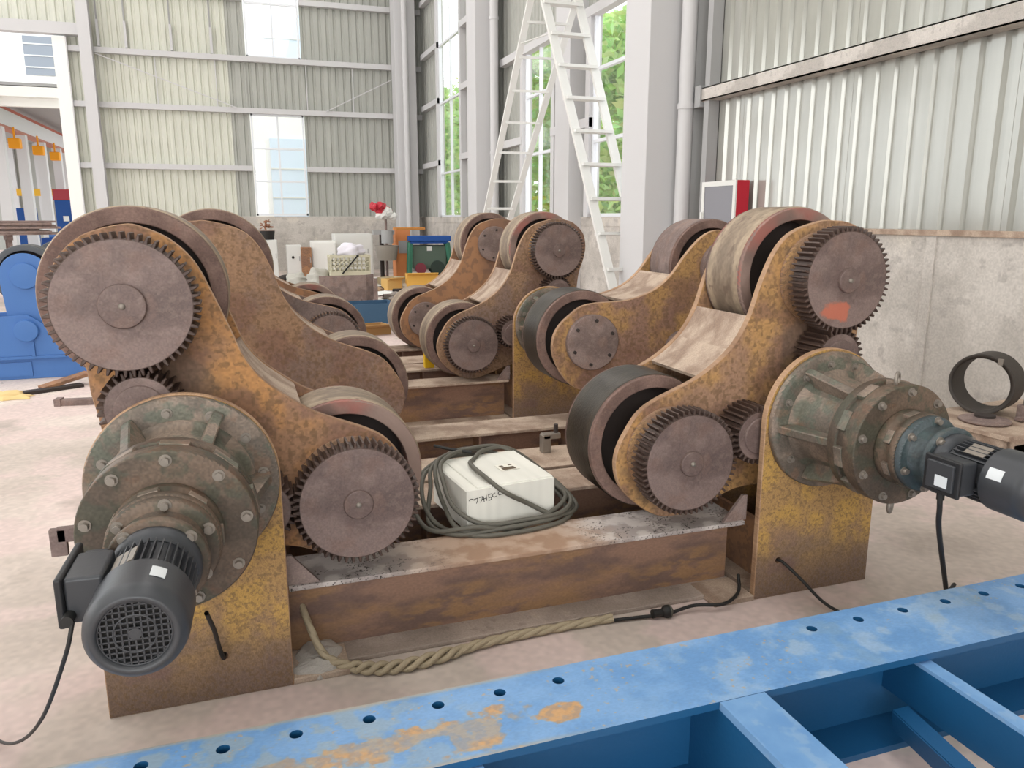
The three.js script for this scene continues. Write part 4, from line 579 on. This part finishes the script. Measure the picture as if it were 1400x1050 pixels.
{ const t = thing('potted_plant', 'small plant in a black pot on the white panel box', 'plant', [0.68, 1.0, -20.9]); mesh('pot', cylY(0.16, 0.0, 0.22, 0, 0, 20, 0.19), mat.black, t, 0); mesh('soil', cylY(0.175, 0.22, 0.225), mat.brown, t, 0); const lv = []; for (let i = 0; i < 26; i++) { const a = rr(0, 6.3), r = rr(0.03, 0.16); lv.push(put(new THREE.SphereGeometry(0.05, 5, 4).scale(1, 0.3, 0.6), r * Math.cos(a), 0.26 + rr(0, 0.22), r * Math.sin(a), rr(-1, 1), a, rr(-1, 1))); } const l = mesh('foliage', lv, M({ color: 0x9a6a50 }), t, 0); l.userData.kind = 'stuff'; }
{ // plastic crate
  const t = thing('plastic_crate', 'cream plastic crate with an open lattice rim', 'crate', [2.32, 0, -18.1]); const w = 0.86, h = 0.72, d = 0.6, e = 0.025;
  for (const [a, b, ry] of [[w, d / 2, 0], [w, d / 2, PI], [d, w / 2, PI / 2], [d, w / 2, -PI / 2]]) { const g = [box(a, h * 0.52, e, 0, h * 0.26, b), box(a, 0.05, e * 1.4, 0, h - 0.025, b)]; for (let i = 0; i <= 9; i++) g.push(box(0.022, h * 0.44, e, -a / 2 + a * i / 9, h * 0.74, b)); for (let j = 1; j < 3; j++) g.push(box(a, 0.022, e, 0, h * (0.52 + j * 0.14), b)); const m = mesh('side_wall', g, crateMat, t, 0); m.rotation.y = ry; }
  mesh('bottom', box(w, e, d, 0, e / 2, 0), crateMat, t, 0);
}
function sack(label, x, y, z, sx, sy, sz, m, seed, cat = 'sack') { const t = thing('sack', label, cat, [x, y, z], seed); const g = new THREE.SphereGeometry(1, 24, 16), p = g.attributes.position; for (let i = 0; i < p.count; i++) { const a = p.getX(i), b = p.getY(i), c = p.getZ(i), k = 1 + 0.18 * Math.sin(5 * a + seed * 3) * Math.cos(4 * c + seed) + 0.1 * Math.sin(9 * b + 5 * a); p.setXYZ(i, a * k * sx, Math.max(-0.45, b * k) * sy + 0.45 * sy, c * k * sz); } g.computeVertexNormals(); mesh('bag', g, m, t, 0); mesh('neck', put(new THREE.TorusGeometry(sx * 0.18, sy * 0.07, 6, 14), sx * 0.3, sy * 1.32, 0, PI / 2), m, t, 0); return t; }
const greyBag = rough({ color: 0xb8b5ac }, 0.004);
sack('pale crumpled sack left of the cream crate', 1.62, 0, -18.2, 0.3, 0.28, 0.25, greyBag, 1); sack('smaller grey sack at the left of the rubbish', 1.2, 0, -18.6, 0.26, 0.2, 0.25, greyBag, 2); sack('white plastic bag lying on top of the cream crate', 2.35, 0.7, -18.1, 0.3, 0.2, 0.22, M({ color: 0xe6e2ea }), 3);
{ const t = thing('rag_bundle', 'bundle of red and white cloth on a post by the corner column', 'cloth', [3.35, 0, -19.0]); mesh('post', [cylY(0.03, 0, 1.5), box(0.4, 0.03, 0.4, 0, 0.015, 0)], mat.rust, t, 0); const c1 = [], c2 = []; for (let i = 0; i < 16; i++) { const g = new THREE.IcosahedronGeometry(rr(0.07, 0.12), 2), p = g.attributes.position; for (let k = 0; k < p.count; k++) { const q = 0.7 + 0.7 * N(p.getX(k) * 3 + 0.5, p.getZ(k) * 3 + p.getY(k) * 2 + 0.5, 8, i); p.setXYZ(k, p.getX(k) * q * 1.3, p.getY(k) * q * 0.8, p.getZ(k) * q); } g.computeVertexNormals(); const low = i < 8; (low ? c1 : c2).push(put(g, low ? rr(-0.15, 0.26) : rr(-0.28, 0.22), 1.56 + (low ? rr(0, 0.13) : rr(0.1, 0.26) + 0.08 * (i % 2)), rr(-0.1, 0.1), rr(0, 6), rr(0, 6), rr(0, 6))); } mesh('white_cloth', c1, mat.white, t, 0); mesh('red_cloth', c2, mat.red, t, 0); }
{ // machines by the corner
  const t = thing('workshop_machine', 'green machine with a bright blue top tray near the far corner', 'machine', [4.3, 0, -18.6], -0.15), gm = rough({ color: 0x3f7a63 });
  mesh('tray', [box(1.0, 0.12, 0.6, 0, 1.06, 0, 0.01), box(0.9, 0.05, 0.5, 0, 0.97, 0)], M({ color: 0x1f4f9a }), t, 0); mesh('leg', [beamBetween([-0.45, 0.96, 0.2], [-0.5, 0, 0.28], 0.08, 0.08), beamBetween([0.42, 0.96, 0.2], [0.56, 0, 0.28], 0.1, 0.08), beamBetween([-0.45, 0.96, -0.2], [-0.5, 0, -0.28], 0.08, 0.08), beamBetween([0.42, 0.96, -0.2], [0.56, 0, -0.28], 0.1, 0.08)], gm, t, 0); mesh('casing', [box(0.8, 0.55, 0.4, 0, 0.62, -0.05, 0.02)], rough({ color: 0x5a6a5e }), t, 0); mesh('pump', [cylZ(0.16, 0.1, 0.35, 0.18, 0.38), cylZ(0.2, -0.2, 0.1, 0.18, 0.38)], rough({ color: 0x2c3a33 }), t, 0); mesh('motor', cylZ(0.13, 0.0, 0.3, -0.22, 0.36), rough({ color: 0x7c3440 }), t, 0); mesh('switch_panel', box(0.12, 0.1, 0.02, 0.0, 0.82, 0.16), mat.white, t, 0);
  const o = thing('machine_cabinet', 'orange upright machine cabinet left of the green machine', 'machine', [3.75, 0, -19.2]); mesh('case', box(0.36, 1.25, 0.5, 0, 0.63, 0, 0.015), M({ color: 0xd98a54 }), o, 0); mesh('top_cover', box(0.7, 0.06, 0.5, 0.2, 1.28, 0, 0.01), M({ color: 0xcf8b45 }), o, 0); mesh('panel', box(0.24, 0.3, 0.02, 0, 0.85, 0.255), mat.steelDark, o, 0);
  const d = thing('drill_press', 'old grey drilling machine with a round head left of the orange cabinet', 'machine', [3.2, 0, -18.8]); mesh('stand', [cylY(0.05, 0, 1.2), box(0.5, 0.06, 0.4, 0, 0.03, 0)], mat.dark, d, 0); mesh('head', [cylY(0.14, 0.95, 1.25, 0.12, 0.1), box(0.5, 0.1, 0.16, 0.05, 1.2, 0)], mat.steelDark, d, 0); mesh('table', [cylY(0.22, 0.55, 0.9, 0.1, 0.1, 24, 0.28)], rough({ color: 0x9a938a }), d, 0);
}
function carton(label, x, z, w, h, d, col, turn) { const t = thing('carton', label, 'box', [x, 0, z], turn); mesh('tray', [box(w, h, 0.02, 0, h / 2, d / 2), box(w, h, 0.02, 0, h / 2, -d / 2), box(0.02, h, d, w / 2, h / 2, 0), box(0.02, h, d, -w / 2, h / 2, 0), box(w, 0.02, d, 0, 0.01, 0)], M({ color: col }), t, 0); mesh('flap', put(box(w, 0.012, 0.16, 0, 0, 0), 0, h, d / 2 + 0.06, -0.4), M({ color: col }), t, 0); return t; }
carton('larger yellow cardboard tray in front of the green machine', 3.75, -17.0, 0.66, 0.34, 0.4, 0xe6b355, -0.1); carton('smaller yellow cardboard tray beside the larger one', 3.1, -17.1, 0.34, 0.24, 0.3, 0xd9b06a, 0.3); carton('pale flattened carton on the floor behind the yellow trays', 3.3, -18.0, 0.5, 0.2, 0.5, 0xd8c8a8, 0.5); carton('brown open carton near the end of the base frames', 1.62, -10.6, 0.42, 0.12, 0.35, 0xb08a58, 0.2);
{ const t = thing('steel_plate', 'rusty brown plate standing upright in front of the crate', 'steel plate', [1.76, 0, -14.7], 0.05); mesh('plate', box(0.86, 0.5, 0.03, 0, 0.25, 0), mat.rust, t); mesh('foot', [box(0.06, 0.06, 0.3, -0.35, 0.03, 0), box(0.06, 0.06, 0.3, 0.35, 0.03, 0)], mat.rust, t); mesh('side_plate', put(box(0.3, 0.5, 0.03, 0, 0, 0), 0.5, 0.25, -0.1, 0, 0.8), mat.rust, t);
  const b = thing('steel_bin', 'shallow blue-grey steel bin lying on the floor behind the left bogies', 'bin', [1.75, 0, -11.8], 0.05), bm = rough({ color: 0x3f5f7c }); mesh('bin', [box(0.78, 0.3, 0.02, 0, 0.15, 0.28), box(0.78, 0.3, 0.02, 0, 0.15, -0.28), box(0.02, 0.3, 0.56, 0.38, 0.15, 0), box(0.02, 0.3, 0.56, -0.38, 0.15, 0), box(0.78, 0.02, 0.56, 0, 0.01, 0)], bm, b, 0); mesh('cap', cylZ(0.1, 0.29, 0.32, -0.3, 0.06), mat.bolt, b, 0);
  const p = thing('steel_stand', 'thin dark upright steel stand beside the rusty plate', 'stand', [2.12, 0, -13.2]); mesh('upright', box(0.06, 0.55, 0.06, 0, 0.275, 0), mat.rust, p); mesh('foot', box(0.24, 0.03, 0.24, 0, 0.015, 0), mat.rust, p);
  const st = thing('steel_bar', 'black bar leaning over the rim of the cream crate', 'bar', [2.3, 0.5, -17.72]); mesh('bar', beamBetween([-0.18, -0.18, 0], [0.16, 0.2, 0], 0.03, 0.03), mat.black, st, 0); mesh('knob', put(new THREE.SphereGeometry(0.03, 8, 6), 0.17, 0.21, 0), mat.black, st, 0); }
// scrap lying about the floor at the far end: kind, x, z, turn, size, material, label
for (const [k, x, z, a, w, m, label] of [
  ['bar', 1.45, -17.2, 0.4, 0.8, mat.rust, 'rusty bar on the floor just in front of the pale sacks'], ['sheet', 2.9, -19.9, 0.2, 0.7, mat.bright, 'white sheet on the floor in front of the tallest white cabinet'],
  ['tube', 3.4, -16.2, 0.1, 0.9, mat.dark, 'dark tube on the floor in front of the larger yellow tray'], ['sheet', 2.5, -13.5, 0.5, 0.6, mat.bright, 'pale sheet on the floor right of the thin steel stand'],
  ['bar', 2.3, -12.5, -0.3, 1.0, mat.rust, 'long rusty bar on the floor behind the blue-grey bin'], ['lump', 1.25, -16.9, 0, 0.14, mat.dusty, 'dusty lump on the floor in front of the smaller grey sack'],
  ['lump', 1.0, -19.6, 0.7, 0.16, mat.dark, 'dark lump on the floor in front of the small white box'], ['tube', 2.95, -15.2, 0.3, 0.8, mat.rust, 'rusty tube on the floor right of the upright brown plate'],
  ['lump', 1.75, -19.7, 0.3, 0.13, mat.bright, 'white lump on the floor in front of the dark brown box'], ['sheet', 0.85, -15.6, 0.2, 0.6, mat.rust, 'brown sheet on the floor left of the upright brown plate'],
  ['bar', 3.05, -13.8, 0.15, 1.1, mat.dark, 'dark bar on the floor beyond the farthest right bogie'], ['tube', 4.15, -15.8, 0.05, 0.7, mat.bright, 'pale tube on the floor below the green machine'],
  ['lump', 2.45, -11.7, 0.2, 0.15, rough({ color: 0x3c4638 }), 'dark green lump on the floor right of the blue-grey bin'], ['tube', 2.1, -10.6, 0.9, 0.5, mat.black, 'black tube on the floor right of the brown carton'],
  ['sheet', 1.1, -12.8, 0.3, 0.7, mat.bright, 'pale sheet on the floor left of the blue-grey bin'], ['bar', 2.75, -12.3, 0.25, 0.9, mat.dark, 'dark bar on the floor right of the long rusty bar'],
  ['sheet', 2.55, -15.9, 0.4, 0.8, mat.bright, 'white sheet on the floor between the crate and the brown plate'], ['sheet', 3.35, -14.6, 0.1, 0.7, mat.dusty, 'dusty sheet on the floor behind the dark bar'],
  ['lump', 3.5, -15.7, 0.5, 0.15, mat.rust, 'rusty lump on the floor in front of the smaller yellow tray'], ['bar', 0.6, -18.3, 0.2, 0.9, mat.dark, 'dark bar on the floor left of the smaller grey sack'],
]) {
  const t = thing('scrap_' + k, label, 'scrap', [x, 0, z], a);
  if (k === 'bar') { mesh('bar', box(w, 0.05, 0.06, 0, 0.025, 0), m, t); mesh('end_cap', box(0.03, 0.07, 0.08, w / 2, 0.035, 0), mat.dark, t); } else if (k === 'sheet') mesh('sheet', put(box(w, 0.02, w * 0.7, 0, 0.03, 0, 0.004), 0, 0, 0, 0, 0, 0.03), m, t); else if (k === 'lump') mesh('lump', put(new THREE.IcosahedronGeometry(w, 2).scale(1.4, 0.7, 1), 0, 0.6 * w, 0), m, t); else mesh('tube', put(new THREE.LatheGeometry([[0.035, -w / 2], [0.05, -w / 2], [0.05, w / 2], [0.035, w / 2], [0.035, -w / 2]].map(([p, q]) => new THREE.Vector2(p, q)), 16), 0, 0.05, 0, 0, 0, PI / 2), m, t);
}
{ const t = thing('rubbish', 'loose paper, rags and scraps strewn over the far floor', 'rubbish', [2.4, 0, -17.4]); t.userData.kind = 'stuff';
  const g = new THREE.IcosahedronGeometry(1, 1), p = g.attributes.position; for (let i = 0; i < p.count; i++) { const k = 0.6 + 0.8 * N(p.getX(i) * 0.5 + 0.5, p.getY(i) * 0.5 + p.getZ(i) * 0.3 + 0.5, 8, 9); p.setXYZ(i, p.getX(i) * k, p.getY(i) * k, p.getZ(i) * k); } g.computeVertexNormals();
  const n = 420, im = new THREE.InstancedMesh(g, M({ color: 0xffffff, roughness: 0.9 }), n), q = new THREE.Object3D(), c = new THREE.Color(), C = [0xd8d4ca, 0xbfb8ac, 0x6e5f54, 0x4a4038, 0xa08468, 0xc8c2b6, 0x8a8078, 0xb09070];
  for (let i = 0; i < n; i++) { const left = i % 5 < 3; q.position.set((left ? rr(0.2, 2.1) : rr(2.2, 4.6)) - 2.4, 0.02, (left ? rr(-20, -15.2) : rr(-20, -12.6)) + 17.4); const w = rr(0.04, 0.15); q.scale.set(w * rr(0.8, 1.6), w * rr(0.2, 0.6), w); q.rotation.set(0, rr(0, 6), 0); q.position.y = q.scale.y * 0.8; q.updateMatrix(); im.setMatrixAt(i, q.matrix); im.setColorAt(i, c.set(C[Math.floor(rnd() * C.length)])); }
  im.name = numbered('scraps'); im.userData.kind = 'stuff'; im.castShadow = im.receiveShadow = true; t.add(im); }
for (const [x, z, sx, sz, label, cat] of [[0.17, -2.62, 0.09, 0.09, 'pale grey mortar lump at the foot of the left yellow post', 'lump'], [0.16, -2.53, 0.1, 0.05, 'flat grey mortar lump nearest the viewer beside the left post', 'lump']]) {
  const t = thing('mortar_lump', label, cat, [x, 0, z]); const g = new THREE.IcosahedronGeometry(1, 3), p = g.attributes.position; for (let i = 0; i < p.count; i++) { const k = 0.85 + 0.3 * N(p.getX(i) * 0.25 + 0.5, p.getZ(i) * 0.25 + 0.5, 16, 5); p.setXYZ(i, p.getX(i) * sx * k, Math.max(0, p.getY(i)) * 0.05 * k + 0.002, p.getZ(i) * sz * k); } g.computeVertexNormals(); mesh('lump', g, rough({ color: 0xb9b2aa }, 0.004), t, 0);
}
{ const t = thing('crumpled_paper', 'crumpled yellow paper lying on the floor at the far left', 'paper', [-2.02, 0, -7.75]); const g = new THREE.IcosahedronGeometry(0.16, 3), p = g.attributes.position; for (let i = 0; i < p.count; i++) { const k = 0.6 + 0.8 * N(p.getX(i) * 2 + 0.5, p.getZ(i) * 2 + 0.5, 8, 3); p.setXYZ(i, p.getX(i) * k * 1.4, Math.max(0, p.getY(i)) * k * 0.35 + 0.002, p.getZ(i) * k); } g.computeVertexNormals(); mesh('sheet', g, M({ color: 0xe0c48a }), t, 0);
  const c = thing('clamp', 'small grey clamp on the brown beam left of the wide black wheel', 'clamp', [1.47, 0.322, -3.72]); mesh('jaw', [box(0.05, 0.1, 0.05, 0, 0.05, 0, 0.006), box(0.1, 0.03, 0.05, 0.03, 0.09, 0, 0.005)], mat.bolt, c); mesh('screw', cylY(0.012, 0.1, 0.15, 0.06, 0), mat.dark, c); }
{ const t = thing('scrap_plank', 'short brown plank lying by the blue bogie at left', 'plank', [-1.62, 0, -8.1], 0.5); mesh('plank', put(box(0.42, 0.03, 0.14, 0, 0.06, 0), 0, 0, 0, 0, 0, 0.2), mat.brown, t); mesh('plank_edge', box(0.6, 0.03, 0.1, -0.2, 0.015, 0.1), mat.dark, t);
  const u = thing('steel_bar', 'flat dark steel bar on the floor left of the front bogie', 'bar', [-1.28, 0, -7.25], -0.12); mesh('bar', box(0.5, 0.05, 0.08, 0, 0.025, 0), mat.rust, u); mesh('end_plate', box(0.05, 0.06, 0.1, -0.25, 0.03, 0), mat.rust, u); }

// ------------------------------------------------------------------ outside: yard hall at left, white building behind, trees at right
{
  const t = thing('crane_bay', 'neighbouring open crane bay seen through the left opening', 'building', [-6.5, 0, -24.4]);
  for (let i = 0; i < 5; i++) { const z = -3.2 - i * 2.7; mesh('bay_column', [box(0.3, 4.2, 0.3, 0, 2.1, z)], mat.steel, t); }
  mesh('crane_girder', [box(0.3, 0.5, 18, 0, 4.45, -9)], mat.steel, t); mesh('rail', box(0.36, 0.08, 18, 0, 4.74, -9), rough({ color: 0xa85a48 }), t); mesh('rail_edge', box(0.34, 0.06, 18, 0, 4.2, -9), rough({ color: 0xb07a6a }), t);
  mesh('eave', [span(-4, 2.2, 4.5, 5.0, -1.2, -1.0), span(-4, 2.2, 4.72, 4.98, -1.0, -0.7)], mat.bright, t); mesh('bay_roof', span(-4, 2.2, 5.0, 5.08, -20, -0.7), mat.steelDark, t);
  mesh('rear_wall', span(-6, 3.5, 0, 5.0, -20.2, -20), mat.sheetGrey, t, 2); for (let i = 0; i < 6; i++) mesh('rear_column', box(0.25, 5.0, 0.25, -3.5 + i * 1.1, 2.5, -19.8), mat.steel, t);
  mesh('crane_beam', [box(4.2, 0.28, 0.3, 0.2, 2.55, -13), box(4.2, 0.2, 0.3, -0.4, 2.6, -17)], M({ color: 0xe8b43a }), t, 0);
  for (const [x, z] of [[0.25, -3.9], [0.32, -6.6], [0.3, -9.3]]) mesh('hoist', [box(0.32, 0.3, 0.3, x, 3.75, z, 0.03), box(0.05, 0.35, 0.05, x, 4.05, z)], M({ color: 0xf0a020 }), t, 0);
  const b = thing('blue_press', 'tall dark blue machine standing inside the crane bay', 'machine', [-6.35, 0, -35]); mesh('frame', [box(0.7, 2.2, 0.6, 0.1, 1.1, 0, 0.02), box(0.6, 1.9, 0.6, -1.4, 0.95, -0.6, 0.02)], M({ color: 0x1d4a8c }), b, 0); mesh('head', box(0.75, 0.4, 0.65, 0.1, 2.4, 0), M({ color: 0xa03a44 }), b, 0); mesh('panel', box(0.2, 0.2, 0.02, 0.1, 1.5, 0.32), mat.white, b, 0);
  const c = thing('blue_tank', 'low dark blue tank at the foot of the bay columns', 'tank', [-5.6, 0, -29.5]); mesh('body', [box(0.9, 0.9, 0.7, 0, 0.45, 0, 0.03)], M({ color: 0x173f86 }), c, 0); mesh('lid', box(0.5, 0.1, 0.4, 0, 0.95, 0, 0.02), mat.blueMachine, c, 0);
  const h = thing('white_building', 'bright white building rising beyond the yard at left', 'building', [-10, 0, -52]); mesh('facade', box(16, 16, 1, 0, 8, 0), mat.bright, h, 0); const wi = mesh('window', [box(1.5, 2.0, 0.1, 0.36, 10.2, 0.55)], M({ color: 0x8b929b, roughness: 0.3 }), h, 0); for (let k = 0; k < 3; k++) keep('pane_bar', uvBox(box(1.5, 0.06, 0.12, 0.36, 9.6 + k * 0.6, 0.58)), mat.white, wi);
  const h2 = thing('white_building', 'pale building with blue glass seen through the far windows', 'building', [3.5, 0, -34]); mesh('facade', [box(9, 14, 1, 0, 7, 0)], mat.bright, h2, 0); for (const [y, hh] of [[1.2, 3.4], [6.6, 2.6]]) { const w = mesh('window', box(1.5, hh, 0.1, -1.35, y + hh / 2, 0.55), M({ color: 0xd6e4f2, roughness: 0.3 }), h2, 0); for (const k of [0.33, 0.66]) keep('pane_bar', uvBox(box(1.5, 0.05, 0.12, -1.35, y + hh * k, 0.58)), mat.white, w); }
}
function tree(label, x, z, h, r, seed) {
  seedState = seed; const t = thing('tree', label, 'tree', [x, 0, z]); mesh('trunk', [cylY(0.12, -0.05, h * 0.55, 0, 0, 10, 0.08), beamBetween([0, h * 0.4, 0], [0.6, h * 0.75, 0.3], 0.07, 0.07), beamBetween([0, h * 0.45, 0], [-0.5, h * 0.8, -0.4], 0.07, 0.07)], mat.brown, t);
  const g = new THREE.BufferGeometry(); g.setAttribute('position', new THREE.Float32BufferAttribute([0, 0, 0, 0.05, 0.01, 0.1, 0, 0, 0.2, -0.05, 0.01, 0.1], 3)); g.setIndex([0, 1, 2, 0, 2, 3]); g.computeVertexNormals();
  const n = 15000, im = new THREE.InstancedMesh(g, new THREE.MeshPhysicalMaterial({ color: 0xcfe8a4, roughness: 0.8, transmission: 0.4, thickness: 0, side: THREE.DoubleSide }), n), q = new THREE.Object3D(), col = new THREE.Color();
  const blobs = Array.from({ length: 30 }, () => [rr(-r, r) * 1.3, rr(h * 0.06, h), rr(-r, r) * 1.3, rr(0.6, 1.1)]);
  for (let i = 0; i < n; i++) { const b = blobs[i % 30], a = rr(0, 6.283), c = Math.acos(rr(-1, 1)), k = b[3] * Math.cbrt(rnd()); q.position.set(b[0] + k * Math.sin(c) * Math.cos(a), Math.max(0.3, b[1] + k * Math.cos(c)), b[2] + k * Math.sin(c) * Math.sin(a)); q.rotation.set(rr(0, 6), rr(0, 6), rr(0, 6)); q.scale.setScalar(rr(0.9, 1.9)); q.updateMatrix(); im.setMatrixAt(i, q.matrix); im.setColorAt(i, col.setRGB(rr(0.75, 1.1), rr(0.85, 1.1), rr(0.6, 1))); }
  im.name = numbered('foliage'); im.userData.kind = 'stuff'; im.castShadow = im.receiveShadow = true; t.add(im);
}
tree('leafy green tree outside the window nearest the thick column', 9.6, -17.5, 6.5, 1.5, 101); tree('leafy green tree outside the window behind the stepladder', 10.4, -23.5, 7, 1.6, 202); tree('leafy green tree outside the tall window near the far corner', 9.4, -33, 7.5, 1.8, 303);

// ------------------------------------------------------------------ renderer
const renderer = new THREE.WebGLRenderer({ antialias: true });
renderer.toneMapping = THREE.LinearToneMapping; renderer.toneMappingExposure = EXPOSURE;
renderer.shadowMap.enabled = true;
renderer.render(scene, camera);
